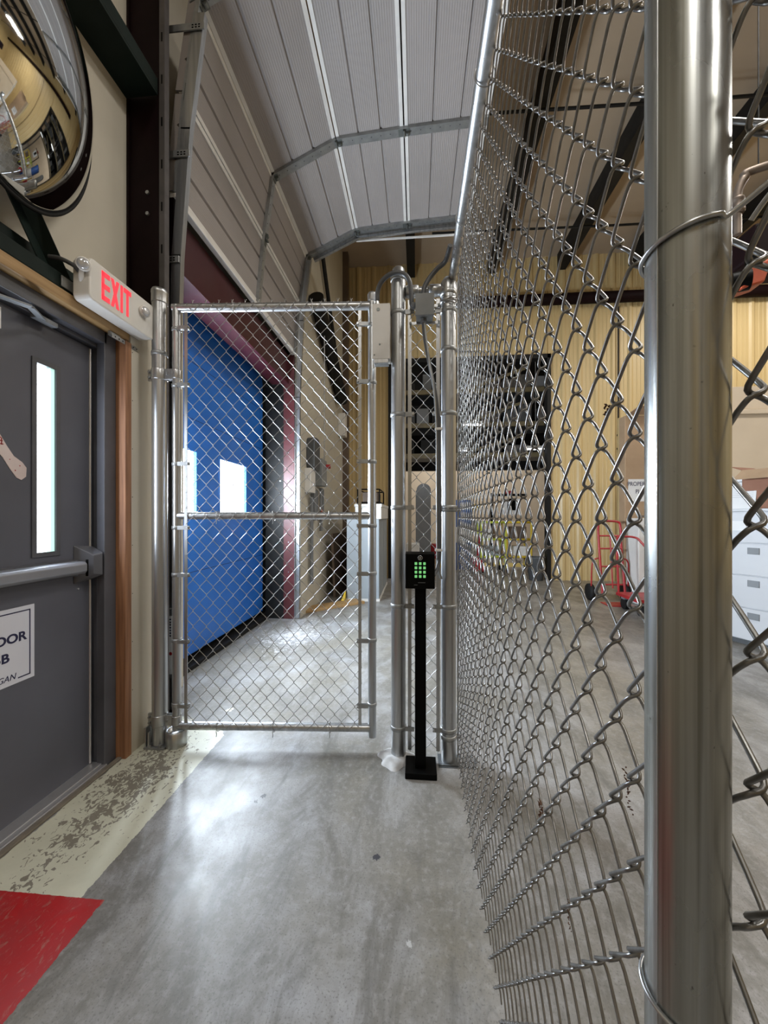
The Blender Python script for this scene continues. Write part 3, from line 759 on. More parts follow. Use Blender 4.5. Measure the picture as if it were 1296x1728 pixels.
for x, y in ((.1792, .2698), (.1745, -1.9)): B().lathe([(.024, -.04), (.026, -.036), (.026, 0), (.028, .01), (.022, .03), (.01, .045)], (x, y, 2.34), 20).build('loop_cap', 'galv', fn)
FPH, FPV = .0632, .0821
# columns counted from Y=1.80 towards and past the camera; a knot column must fall at Y=.3704
def fence_x(y):
    if y <= .7: return .2150-.0203*y
    if y <= 1.3: return .20079-.0203*((y-.7)-(y-.7)**2/1.2)
    return .1947+.006*(y-1.3)/.53
y_start = .3814+46*FPH/2
zo = 1.195-14*FPV
cm = chain_mesh((0, y_start, 0), (0, -1, 0), (-1, 0, 0), 3.6, .018, 2.385, FPH, FPV, .0019, .0060, 7, zoff=zo, wav=.0009, wfun=lambda u: -fence_x(y_start-u))
cm.build('chain_link_fabric', 'wire_shaded', fn)
B().box(.194, .200, y_start-.004, y_start+.014, .03, 2.33).build('tension_bar', 'galv', fn)
mb = B()
for y, z in ((1.50, 0), (1.02, 0), (.55, 0), (.05, 0)):
    m_ = B(); m_.ring((.180, y, 2.366), .0275, .0018, (0, 1, .2), 24, 6)
    m_.tube([(.205, y, 2.35), (.210, y-.01, 2.335), (.205, y-.018, 2.328)], .0018, 6); m_.build('tie_wire', 'wire', fn)
# ties round the near post
def post_tie(z, dz, hook, nm='tie_wire'):
    pts = []
    PX, PY, R_ = .1792, .2698, .0229+.0019
    XF = fence_x(.24)
    pts.append((XF+.004, PY-.062, z+dz*1.0+hook))
    pts.append((XF-.001, PY-.045, z+dz*1.0))
    for k in range(11):
        a = math.radians(-62-k*20)
        t = k/10
        pts.append((PX+R_*math.cos(a), PY+R_*math.sin(a), z+dz*.45*(1-t)**1.5-.010*math.sin(PI*t)*0))
    pts.append((XF-.006, PY+.030, z-.002)); pts.append((XF+.004, PY+.036, z-.004)); pts.append((XF+.003, PY+.028, z-.008))
    B().tube(smooth_path(pts, 6), .0016, 8).build(nm, 'galv', fn)
post_tie(1.374, .024, .006)
post_tie(.882, -.012, -.003)
B().tube(smooth_path([(.2035, .2500, 1.381), (.206, .243, 1.388), (.2115, .232, 1.398), (.2155, .226, 1.400), (.216, .220, 1.396)], 6), .0016, 8).build('tie_wire', 'galv', fn)
# dried bits caught in the fence
random.seed(3)
for (px_y, z, ln, rr, lab) in ((.432, 1.322, .012, .0022, 'dried brown scrap caught high in the fence left of the foreground post'),
                   (.352, 1.318, .012, .0035, 'dried dark scrap caught in the fence touching the left edge of the foreground post'),
                   (.398, .950, .040, .0016, 'long dried brown twig caught in the fence above the bare floor'),
                   (.640, .735, .024, .0030, 'small reddish dried leaf low in the fence'),
                   (.535, .680, .035, .0014, 'thin dark dried stem near the fence foot')):
    mb = B()
    for k in range(16):
        t = k/16; c = Vector((fence_x(px_y)+random.uniform(-1, 1)*rr, px_y+random.uniform(-1, 1)*rr-t*ln*.3, z-t*ln))
        d = Vector((random.uniform(-1, 1), random.uniform(-1, 1), random.uniform(-1, 1)))*rr
        mb.tube([c-d, c, c+d], .001, 5, rs=[.0003, rr*.55, .0003])
    o = mb.build('dried_leaf', 'debris'); tag(o, lab, 'dried leaf')

# ================================================================== OVERHEAD DOOR (raised) AND DOCK OPENING
PROF = [(-1.445, 3.13), (-1.385, 3.72), (-1.300, 4.28), (-.715, 4.555), (-.11, 4.60), (.62, 4.635)]
DY0, DY1, DYM = 2.14, 4.44, 3.34
od = thing('overhead_door', (-1.445, DYM, 3.13), 'raised sectional overhead door curving over the walkway in pale grey steel', 'overhead door')
def seg_frame(a, b):
    a, b = Vector((a[0], 0, a[1])), Vector((b[0], 0, b[1])); d = (b-a); Ls = d.length; d.normalize(); n_ = Vector((d.z, 0, -d.x))
    return a, d, n_, Ls
for i in range(len(PROF)-1):
    a, d, n_, Ls = seg_frame(PROF[i], PROF[i+1])
    poly = []
    def pt(s_, h): p = a+d*s_+n_*h; return (p.x, p.z)
    gaps = (Ls*.34, Ls*.67); s_ = .012; tog = 0
    while s_ < Ls-.012:
        near = min(abs(s_-g) for g in gaps)
        poly.append(pt(s_, -.014 if near < .0065 else (.0014 if tog else 0)))
        tog = 1-tog; s_ += .0085
    poly += [pt(Ls-.01, 0), pt(Ls-.01, -.045), pt(.01, -.045)]
    sec = B().prism(poly, 'y', DY0, DY1).build('door_section', 'section', od)
    for s0, s1 in ((.006, .034), (Ls-.036, Ls-.007)):
        B().prism([pt(s0, -.03), pt(s1, -.03), pt(s1, .008), pt(s0, .008)], 'y', DY0+.01, DY1-.01).build('section_rail', 'rail_white', sec)
    for yc, w in ((DY0+.03, .06), (DYM, .085), (DY1-.04, .08)):
        st_ = B().prism([pt(.0, .001), pt(Ls, .001), pt(Ls, .014), pt(0, .014)], 'y', yc-w/2, yc+w/2)
        st_.prism([pt(0, .001), pt(Ls, .001), pt(Ls, .030), pt(0, .030)], 'y', yc-w/2-.004, yc-w/2)
        q = st_.build('stile', 'galv_dull' if i > 1 else 'galv_dull', sec)
        mb = B(); s_ = .06
        while s_ < Ls-.03:
            p = a+d*s_+n_*.0142; mb.cyl((p.x, yc, p.z), tuple(Vector((p.x, yc, p.z))+n_*.0012), .005, 6); s_ += .085
        mb.build('punched_hole', 'darkgrey', q)
    if i > 0:
        for yc in (DY0+.03, DYM, DY1-.03):
            mb = B().prism([pt(-.05, .014), pt(.05, .014), pt(.05, .019), pt(-.05, .019)], 'y', yc-.035, yc+.035)
            p = a+n_*.030; mb.cyl((p.x, yc-.03, p.z), (p.x, yc+.03, p.z), .010, 10)
            p2 = a+d*.03+n_*.03; mb.cyl((p2.x, yc-.012, p2.z), (p2.x, yc+.012, p2.z), .016, 10)
            mb.build('hinge', 'dkzinc', od)
# bottom seal of the door
a, d, n_, Ls = seg_frame(PROF[0], PROF[1])
B().prism([(-1.465, 3.10), (-1.425, 3.10), (-1.425, 3.128), (-1.465, 3.128)], 'y', DY0, DY1).build('bottom_rail', 'rail_white', od, bevel=.003)
# tracks
def track(path_xz, y, nm_label, side):
    tr = thing('door_track', (path_xz[0][0], y, path_xz[0][1]), nm_label, 'door track', None)
    mb = B()
    for (a_, b_) in zip(path_xz[:-1], path_xz[1:]):
        a3, b3 = Vector((a_[0], y, a_[1])), Vector((b_[0], y, b_[1])); d3 = (b3-a3).normalized(); nn_ = Vector((d3.z, 0, -d3.x))
        for off, w, h in ((0, .004, .056), ):
            pass
        c = a3; e_ = b3+d3*.004
        # C section: web parallel to xz, two lips
        def slab(n0, n1, y0, y1):
            vs = [p+nn_*nv+Vector((0, yv, 0)) for p in (a3-d3*.004, e_) for nv, yv in ((n0, y0), (n1, y0), (n1, y1), (n0, y1))]
            mb.add(vs, [(0, 1, 2, 3), (4, 5, 6, 7), (0, 1, 5, 4), (1, 2, 6, 5), (2, 3, 7, 6), (3, 0, 4, 7)])
        slab(.0, .058, -.003*side, .0); slab(.0, .003, 0, .030*side); slab(.055, .058, 0, .034*side)
    mb.build('track_channel', 'galv', tr)
    return tr
off = lambda pts, k: pts
tpath = [(-1.470, 0.02), (-1.455, 2.6), (-1.405, 3.72), (-1.325, 4.26), (-1.26, 4.36), (-.73, 4.49), (1.4, 4.60)]
t1 = track([(-1.478, .06), (-1.470, 2.0), (-1.448, 2.75), (-1.39, 3.5), (-1.300, 4.17)], 2.135, 'galvanized overhead door track leaning upward behind the gate hinge post', 1)
for (z, x0, x1) in ((4.08, -1.49, -1.24), (3.34, -1.49, -1.33), (2.72, -1.47, -1.395)):
    q = B().box(x0, x1, 2.121, 2.129, z-.020, z+.020).build('track_bracket', 'galv_dull', t1, bevel=.001)
    for k in range(3):
        for dz in (-.008, .006):
            B().box(x1-.075+k*.020, x1-.064+k*.020, 2.1195, 2.121, z+dz-.003, z+dz+.003).build('slot', 'black', q)
t2 = track([(-1.420, .02), (-1.410, 2.6), (-1.365, 3.5), (-1.275, 4.20)], 4.34, 'galvanized vertical door track at the far side of the dock opening', -1)
t3 = track([(-1.24, 4.32), (-.72, 4.555), (-.11, 4.60), (.62, 4.63)], 4.485, 'horizontal overhead door track at the far end of the raised door', -1)
B().box(-.72, .75, 4.50, 4.512, 4.50, 4.52).build('hanger_bar', 'rail_white', t3)
B().box(.55, .58, 4.49, 4.52, 4.65, 6.10).build('hanger_post', 'galv_dull', t3)
# perforated jamb angle beside the column
an = thing('jamb_angle', (-1.43, 2.05, 0), 'slotted grey steel angle standing against the dark maroon column', 'steel angle')
B().box(-1.452, -1.420, 2.030, 2.036, 0.05, 5.9).box(-1.424, -1.420, 2.036, 2.07, .05, 5.9).build('angle_bar', 'anglegrey', an)
for k in range(9): B().box(-1.440, -1.432, 2.0285, 2.030, 2.45+k*.24, 2.50+k*.24).build('slot', 'black', an)
lbx = thing('track_label', (-1.44, 2.19, .2), 'white strip labels with red dot low on the door track by the gate post', 'label')
B().box(-1.445, -1.418, 2.1000, 2.1012, .28, .62).build('paper', 'paper', lbx)
mb = B().cyl((-1.432, 2.100, .40), (-1.432, 2.0992, .40), .010, 14); mb.build('red_dot', 'red', lbx)
mb = B()
for k in range(7): mb.box(-1.438, -1.428, 2.0992, 2.100, .50+k*.016, .508+k*.016)
mb.build('print', 'ink', lbx)
B().box(-1.452, -1.412, 2.1012, 2.130, .25, .66).build('backing', 'galv_dull', lbx)

# dock opening steel
struct(B().box(-1.70, -1.50, 2.2, OY1, 2.76, 3.10).build('trim_14', 'maroon', bevel=.003))
struct(B().box(-1.56, -1.43, OY1-.055, OY1-.04, 0, 3.1).build('trim_15', 'red_jamb', bevel=.002))
struct(B().box(-1.78, -1.56, OY1-.05, OY1-.035, 0, 3.1).box(-1.78, -1.44, OY1-.035, OY1+.06, 0, 3.3).build('trim_16', 'purlin'))
struct(B().box(-1.78, -1.44, 2.14, 2.17, 0, 3.1).build('trim_17', 'dkmaroon'))
mb = B()
for z in (.55, .9, 1.25, 1.62, 1.95): mb.cyl((-1.50, OY1-.055, z), (-1.50, OY1-.062, z), .007, 8)
for z in (.75, 1.2, 1.62): mb.cyl((-1.60, OY1-.05, z), (-1.60, OY1-.058, z), .007, 8)
struct(mb.build('trim_18', 'galv'))
# black seal behind
struct(B().box(-2.0, -1.90, 1.9, 5.0, 0, 3.6).build('trim_19', 'rubber'))
struct(B().box(-1.92, -1.745, 2.16, OY1-.05, 0, .035).build('trim_20', 'rubber', bevel=.006))
struct(B().box(-2.0, -1.70, 2.16, OY1+.2, 3.3, 3.6).build('trim_21', 'rubber'))
# blue door with two windows
bd = thing('blue_dock_door', (-1.82, 3.3, .09), 'bright blue dock door with two glowing windows behind the gate', 'door')
W1 = (3.36, 3.90, 1.235, 1.735); W2 = (2.45, 2.985, 1.235, 1.735)
BZ0, BZ1, BY0, BY1 = .095, 2.90, 2.17, 4.335
mb = B()
cuts_y = [BY0, W2[0], W2[1], W1[0], W1[1], BY1-.12]
xa, xb = -1.86, -1.81
mb.box(xa, xb, BY0, BY1-.12, BZ0, W1[2]); mb.box(xa, xb, BY0, BY1-.12, W1[3], BZ1)
for a_, b_ in ((BY0, W2[0]), (W2[1], W1[0]), (W1[1], BY1-.12)): mb.box(xa, xb, a_, b_, W1[2], W1[3])
poly = [(BY1-.12, BZ0)]+[(BY1, BZ0), ]
for k in range(9):
    t = PI/2*k/8; poly.append((BY1-.16+.16*math.cos(t), BZ1-.16+.16*math.sin(t)))
poly = [p for p in poly if p[0] >= BY1-.161]
poly2 = [(BY1-.12, BZ0), (BY1, BZ0)]+[p for p in poly[2:] if p[0] >= BY1-.121]+[(BY1-.12, BZ1-.16+math.sqrt(.16**2-.04**2))]
mb.prism(poly2, 'x', xa, xb)
leaf = mb.build('door_panel', 'blue', bd)
mb = B()
for z in (.75, 1.99, 2.45): mb.box(-1.811, -1.8085, BY0, BY1-.02, z, z+.004)
mb.build('panel_seam', 'ink', bd)
for w in (W1, W2):
    fr = B(); g = .022
    for (a_, b_, c_, d_) in ((w[0]-g, w[0]+.004, w[2]-g, w[3]+g), (w[1]-.004, w[1]+g, w[2]-g, w[3]+g), (w[0], w[1], w[2]-g, w[2]+.004), (w[0], w[1], w[3]-.004, w[3]+g)):
        fr.box(-1.812, -1.806, a_, b_, c_, d_)
    f = fr.build('window_frame', 'blue', bd, bevel=.003)
    B().box(-1.84, -1.835, w[0], w[1], w[2], w[3]).build('window_glass', 'sky_pane', f)

# things on the beige rear-left wall
wb = thing('control_box', (-1.34, 5.0, 1.4), 'grey electrical control box with red button on the cream wall past the dock', 'control box')
def P_on(py, y, x=-1.37): return None
B().box(-1.369, -1.26, 4.98, 5.26, 1.62, 1.98).build('case', 'greyplastic', wb, bevel=.004)
B().cyl((-1.262, 5.20, 1.90), (-1.20, 5.22, 1.90), .030, 16).build('red_button', 'red', wb)
B().tube([(-1.33, 5.2, 1.60), (-1.33, 5.2, 1.0)], .022, 12).build('conduit', 'midgrey', wb)
B().tube([(-1.33, 5.32, 1.60), (-1.33, 5.32, 1.2)], .015, 12).build('conduit', 'midgrey', wb)
wb2 = thing('door_operator', (-1.33, 4.8, 1.9), 'dark door operator housing fixed on the wall beside the far track', 'door operator')
B().prism(rrect(4.62, 4.88, 1.78, 2.20, .08), 'x', -1.37, -1.26).build('case', 'darkgrey', wb2, bevel=.01)
wb3 = thing('disconnect_box', (-1.33, 4.7, 1.4), 'small white switch box below the dark door operator', 'switch box')
B().box(-1.369, -1.29, 4.55, 4.76, 1.50, 1.80).build('case', 'white', wb3, bevel=.004)
B().tube([(-1.33, 4.72, 1.45), (-1.33, 4.72, .35)], .025, 12).build('conduit', 'midgrey', wb3)
B().box(-1.369, -1.31, 4.80, 4.98, 1.15, 1.55).build('lower_box', 'midgrey', wb3, bevel=.004)
wg = thing('orange_tag', (-1.35, 5.18, 1.2), 'small orange lockout tag hanging from the wall conduit', 'tag')
B().prism(rrect(5.16, 5.24, 1.16, 1.30, .02), 'x', -1.318, -1.310).build('tag_body', 'orange', wg)
bz = thing('diagonal_brace', (-1.30, 5.4, 3.2), 'thick black diagonal brace across the cream wall past the dock', 'brace')
B().tube([(-1.265, 4.70, 3.98), (-1.265, 6.4, 3.18)], .095, 16).build('brace_tube', 'purlin', bz)
B().tube([(-1.32, 4.9, 5.3), (-1.32, 6.6, 3.3)], .03, 10).build('thin_brace', 'purlin', bz)
rd = thing('hanging_rod', (-1.30, 5.1, 1.9), 'thin silver vertical rod in front of the cream wall', 'rod')
B().tube([(-1.22, 4.95, 1.95), (-1.22, 4.95, 3.6)], .007, 8).build('rod', 'galv_dull', rd)
ws = thing('wall_speaker', (-1.30, 6.3, 2.6), 'small white box high on the corner past the diagonal brace', 'wall box')
B().box(-1.37, -1.25, 6.55, 6.75, 2.62, 3.02).build('case', 'white', ws, bevel=.01)
struct(B().box(-1.37, -1.27, 6.95, 7.1, 0, CZ).build('trim_22', 'brown'))

# filing cabinet etc. beyond the gate
fc = thing('filing_cabinet', (-.75, 5.8, 0), 'blue-grey metal cabinet standing past the gate by the yellow wall', 'cabinet')
B().box(-.995, -.530, 5.35, 6.75, .03, 1.165).build('body', 'steelgrey', fc, bevel=.006)
B().box(-1.0, -.52, 5.34, 6.76, 0, .035).build('plinth', 'whitepaint', fc)
for k in range(2): B().box(-.5295, -.526, 5.40+k*.68, 6.02+k*.68, .08, 1.12).build('side_panel', 'steelgrey', fc, bevel=.003)
wbx = thing('white_storage_box', (-.7, 5.9, 1.165), 'long white box lying on top of the blue-grey cabinet', 'box')
B().box(-.88, -.50, 5.38, 6.60, 1.165, 1.36).build('body', 'whitepaint', wbx, bevel=.01)
B().box(-.89, -.49, 5.37, 6.61, 1.34, 1.385).build('lid', 'whitepaint', wbx, bevel=.008)
rk = thing('wire_rack', (-.7, 5.9, 1.385), 'black wire rack standing on the white box by the yellow wall', 'rack')
mb = B()
for x in (-.86, -.54):
    for y in (5.5, 6.2): mb.tube([(x, y, 1.385), (x, y, 1.60)], .010, 8)
for z in (1.60, 1.41):
    mb.tube([(-.86, 5.5, z), (-.54, 5.5, z), (-.54, 6.2, z), (-.86, 6.2, z)], .010, 8, closed=True)
mb.build('frame', 'black', rk)
B().box(-.80, -.58, 5.58, 6.1, 1.40, 1.56).build('tray', 'brown', rk)
bp_ = thing('leaning_board', (-1.2, 6.3, 0), 'dark brown board leaning against the wall beside the blue-grey cabinet', 'board')
B().add([(-1.20, 5.55, 0), (-1.02, 6.8, 0), (-1.06, 6.8, .95), (-1.24, 5.55, .95), (-1.23, 5.55, 0), (-1.05, 6.8, 0), (-1.09, 6.8, .95), (-1.27, 5.55, .95)],
        [(0, 1, 2, 3), (4, 5, 6, 7), (0, 1, 5, 4), (1, 2, 6, 5), (2, 3, 7, 6), (3, 0, 4, 7)]).build('board', 'brown', bp_)
pk = thing('wooden_plank', (-1.2, 5.2, 0), 'pale wooden plank on the floor in front of the brown board', 'plank')
B().box(-.45, .45, -.11, .11, 0, .035, Matrix.Translation((-1.12, 4.98, 0)) @ Matrix.Rotation(math.radians(42), 4, 'Z')).build('plank', 'pine', pk, bevel=.004)
ck = thing('wheel_chock', (-1.0, 5.3, .0), 'small yellow wheel chock beside the foot of the blue-grey cabinet', 'wheel chock')
B().add([(-1.06, 5.20, .0), (-1.0, 5.20, 0), (-1.0, 5.33, 0), (-1.06, 5.33, 0), (-1.02, 5.30, .13), (-1.0, 5.30, .15), (-1.0, 5.33, .15), (-1.02, 5.33, .13)],
        [(0, 1, 2, 3), (4, 5, 6, 7), (0, 1, 5, 4), (1, 2, 6, 5), (2, 3, 7, 6), (3, 0, 4, 7)]).build('wedge', 'yel', ck, bevel=.004)

# ================================================================== RIGHT SIDE
# lateral filing cabinet with drawers facing the fence
fa = Vector((3.014, 3.878, 0)); fb = Vector((3.11, 3.648, 0)); fd = (fb-fa).normalized(); fnn = Vector((fd.y, -fd.x, 0))  # normal pointing to -X
if fnn.x > 0: fnn = -fnn
T = Matrix((( fd.x, -fnn.x, 0, fa.x), (fd.y, -fnn.y, 0, fa.y), (0, 0, 1, 0), (0, 0, 0, 1)))
lc = thing('drawer_cabinet', (3.1, 3.7, 0), 'pale grey four-drawer lateral filing cabinet right of the foreground post', 'cabinet')
B().box(-.35, .75, .02, .48, .05, 1.25, T).build('body', 'cabwhite', lc, bevel=.004)
B().box(-.34, .74, .05, .46, 0, .05, T).build('plinth', 'darkgrey', lc)
B().box(-.36, .76, 0, .49, 1.25, 1.275, T).build('top', 'cabwhite', lc, bevel=.004)
for k, (z0, z1) in enumerate(((.06, .35), (.36, .65), (.66, .95), (.96, 1.24))):
    d_ = B().box(-.345, .745, 0, .02, z0, z1, T).build('drawer', 'cabwhite', lc, bevel=.003)
    if k < 3: B().box(.10, .19, -.006, 0, z1-.095, z1-.035, T).build('label_holder', 'midgrey', d_, bevel=.002)
    else: B().box(-.02, .09, -.002, 0, z1-.17, z1-.08, T).build('paper_label', 'paper', d_)
cbx = thing('cardboard_box', (3.2, 3.7, 1.275), 'open reddish cardboard box on top of the pale grey drawer cabinet', 'box')
T2 = T @ Matrix.Translation((.27, .22, 1.275))
mb = B().box(-.24, .24, -.17, -.165, 0, .36, T2).box(-.24, .24, .165, .17, 0, .36, T2).box(-.24, -.235, -.17, .17, 0, .36, T2).box(.235, .24, -.17, .17, 0, .36, T2).box(-.24, .24, -.17, .17, 0, .005, T2)
mb.build('box_body', 'cardred', cbx)
B().box(-.24, .24, -.16, 0, 0, .006, T2 @ Matrix.Translation((0, -.17, .36)) @ Matrix.Rotation(math.radians(35), 4, 'X')).build('flap', 'card', cbx)
B().box(-.10, 0, -.16, .16, 0, .006, T2 @ Matrix.Translation((-.24, 0, .36)) @ Matrix.Rotation(math.radians(25), 4, 'Y')).build('flap', 'cardred', cbx)
B().box(-.24, .24, 0, .16, 0, .006, T2 @ Matrix.Translation((0, .17, .36)) @ Matrix.Rotation(math.radians(40), 4, 'X')).build('flap', 'cardred', cbx)
dp = thing('document_holder', (3.05, 3.75, 1.275), 'white printed sheet standing on the drawer cabinet in front of the box', 'document')
T3 = T @ Matrix.Translation((.02, .03, 1.275)) @ Matrix.Rotation(-.12, 4, 'X')
B().box(-.10, .12, 0, .006, 0, .29, T3).build('sheet', 'paper', dp)
mb = B().box(-.03, .06, -.001, 0, .255, .262, T3)
for k in range(6): mb.box(-.08, .10, -.001, 0, .20-k*.018, .2015-k*.018, T3)
mb.build('printed_line', 'midgrey', dp)
gb_ = thing('grey_tray', (3.0, 3.9, 1.275), 'dark grey tray behind the white sheet on the drawer cabinet', 'tray')
B().box(-.33, -.02, .16, .46, 1.275, 1.45, T).build('tray', 'midgrey', gb_, bevel=.004)
cp = thing('cream_partition', (4.2, 5.0, 0), 'cream office partition behind the drawer cabinet and the foreground post', 'partition')
B().box(3.45, 7.0, 5.0, 5.1, 0, 2.45).build('lower_panel', 'cream', cp, bevel=.004)
B().box(3.43, 7.0, 4.96, 5.14, 2.45, 2.50).build('ledge', 'cream', cp, bevel=.004)
B().box(3.45, 7.0, 5.02, 5.1, 2.50, 2.80).build('upper_panel', 'cream', cp, bevel=.004)

# stacked cartons left of the foreground post
ct = thing('tall_carton', (3.2, 6.0, 0), 'tall tan carton with a printed PLEASE notice beside the foreground post', 'carton')
B().box(2.995, 3.75, 5.75, 5.92, 0, 2.66).build('carton_body', 'card', ct, bevel=.01)
B().add([(3.02, 5.74, 2.66), (3.5, 5.74, 2.66), (3.45, 5.50, 2.74), (3.05, 5.50, 2.72), (3.02, 5.75, 2.67), (3.5, 5.75, 2.67), (3.45, 5.51, 2.75), (3.05, 5.51, 2.73)],
        [(0, 1, 2, 3), (4, 5, 6, 7), (0, 1, 5, 4), (1, 2, 6, 5), (2, 3, 7, 6), (3, 0, 4, 7)]).build('flap', 'card', ct)
nt = B().box(3.04, 3.44, 5.742, 5.75, 1.42, 1.74).build('notice', 'paper', ct)
text('lettering', 'PROPERTY OF', .085, (3.24, 5.7405, 1.67), '-y', 'ink', nt, .8)
text('lettering', 'PLEASE', .085, (3.24, 5.7405, 1.56), '-y', 'ink', nt, .8)
wa = thing('white_carton', (3.2, 5.5, 0), 'white appliance carton standing in front of the tall tan carton', 'carton')
B().box(3.00, 3.70, 5.42, 5.73, .0, 1.18).build('body', 'whitepaint', wa, bevel=.01)
B().box(3.0, 3.6, 5.415, 5.425, 1.20, 1.215).build('strap', 'darkgrey', wa)
tp = thing('cardboard_tube', (2.9, 6.4, 0), 'tall tan cardboard tube standing against the yellow wall', 'tube')
B().cyl((3.13, 6.05, 0), (3.13, 6.05, 2.70), .075, 20).build('tube', 'yellow', tp)

# red hand truck
ht = thing('hand_truck', (2.72, 5.55, 0), 'red two-wheel hand truck standing by the tan carton', 'hand truck')
mb = B()
hx0, hx1, hy = 2.58, 2.88, 5.62
mb.tube(smooth_path([(hx0, hy-.1, .10), (hx0, hy, .75), (hx0, hy+.03, 1.05), (hx0+.04, hy+.04, 1.13), (hx1-.04, hy+.04, 1.13), (hx1, hy+.03, 1.05), (hx1, hy, .75), (hx1, hy-.1, .10)], 6), .016, 10)
for z in (.25, .5, .75, .93): mb.tube([(hx0, hy-.08+.1*z, z), (hx1, hy-.08+.1*z, z)], .012, 8)
mb.tube([((hx0+hx1)/2, hy-.07, .2), ((hx0+hx1)/2, hy+.01, .93)], .010, 8)
for x, s_ in ((hx0, -1), (hx1, 1)):
    mb.tube(smooth_path([(x, hy, .62), (x+s_*.09, hy, .55), (x+s_*.10, hy+.02, .2)], 6), .010, 8)
mb.build('frame', 'red', ht)
B().box(hx0-.02, hx1+.02, hy-.32, hy-.08, 0.0, .012).build('toe_plate', 'red', ht)
for x in (hx0-.09, hx1+.09):
    B().lathe([(.04, -.03), (.115, -.028), (.12, 0), (.115, .028), (.04, .03)], (x, hy+.08, .12), 24, Matrix.Rotation(PI/2, 3, 'Y')).build('wheel', 'rubber', ht)
pc = thing('platform_cart', (2.9, 4.9, 0), 'red platform cart with tubular handle in front of the hand truck', 'cart')
B().box(2.62, 3.3, 4.75, 5.25, .17, .21).build('deck', 'red', pc, bevel=.006)
mb = B().tube(smooth_path([(2.64, 5.22, .2), (2.64, 5.26, .85), (2.68, 5.26, .93), (2.84, 5.22, .93), (2.90, 5.15, .85), (3.05, 5.0, .55), (3.06, 4.9, .2)], 6), .014, 10)
mb.build('handle', 'red', pc)
for x, y in ((2.70, 4.82), (3.2, 4.82), (2.70, 5.18), (3.2, 5.18)):
    w = B().cyl((x-.022, y, .07), (x+.022, y, .07), .07, 20).build('caster', 'rubber', pc)
    B().box(x-.03, x+.03, y-.04, y+.04, .13, .17).build('caster_fork', 'midgrey', w)

# overhead orange valve and pipe
pv_ = thing('gas_pipe', (3.6, 3.9, 4.2), 'dull brass elbow pipe with black fitting high on the right', 'pipe')
B().tube(smooth_path([(2.155, 2.75, 3.26), (2.155, 2.75, 3.38), (2.19, 2.74, 3.47), (2.26, 2.72, 3.51), (2.9, 2.55, 3.56)], 8), .026, 14).build('pipe_run', 'pipe', pv_)
B().lathe([(.034, -.06), (.040, -.05), (.040, -.03), (.032, -.02), (.032, .02), (.038, .03), (.034, .045)], (2.155, 2.75, 3.30), 16).build('coupling', 'pipe', pv_)
B().tube([(2.155, 2.75, 3.26), (2.155, 2.75, 3.10)], .022, 12).build('drop_pipe', 'pipe', pv_)
B().tube([(2.26, 2.72, 3.53), (2.26, 2.72, CZ)], .004, 6).build('hanger_wire', 'purlin', pv_)
hv = thing('unit_heater', (2.6, 3.0, 2.7), 'orange and black overhead heater unit beyond the fence at upper right', 'heater')
B().box(2.29, 2.95, 2.78, 3.15, 2.98, 3.20).build('body', 'dkmaroon', hv, bevel=.02)
B().cyl((2.15, 2.80, 2.80), (2.24, 2.76, 2.80), .065, 20).build('motor', 'black', hv)
B().cyl((2.30, 2.80, 2.86), (2.30, 2.80, 3.0), .05, 18).build('neck', 'black', hv)
B().add([(2.17, 2.74, 2.73), (2.30, 2.72, 2.76), (2.34, 2.88, 2.78), (2.20, 2.9, 2.74), (2.20, 2.74, 2.86), (2.36, 2.72, 2.93), (2.38, 2.88, 2.94), (2.22, 2.9, 2.88)],
        [(0, 1, 2, 3), (4, 5, 6, 7), (0, 1, 5, 4), (1, 2, 6, 5), (2, 3, 7, 6), (3, 0, 4, 7)]).build('orange_shroud', 'orange', hv, bevel=.012)
B().tube([(2.7, 3.0, 3.2), (2.7, 3.0, CZ)], .012, 8).build('hanger', 'galv_dull', hv)

wc = thing('wall_conduit', (3.73, FAR-.03, 0), 'thin dark conduit running up the yellow wall behind the cartons', 'conduit')
B().cyl((3.73, FAR-.035, .0), (3.73, FAR-.035, 5.1), .013, 10).build('conduit_run', 'rubber', wc)
for z in (2.2, 2.45, 2.7, 4.9): B().box(3.71, 3.75, FAR-.055, FAR-.02, z, z+.03).build('clip', 'rubber', wc)

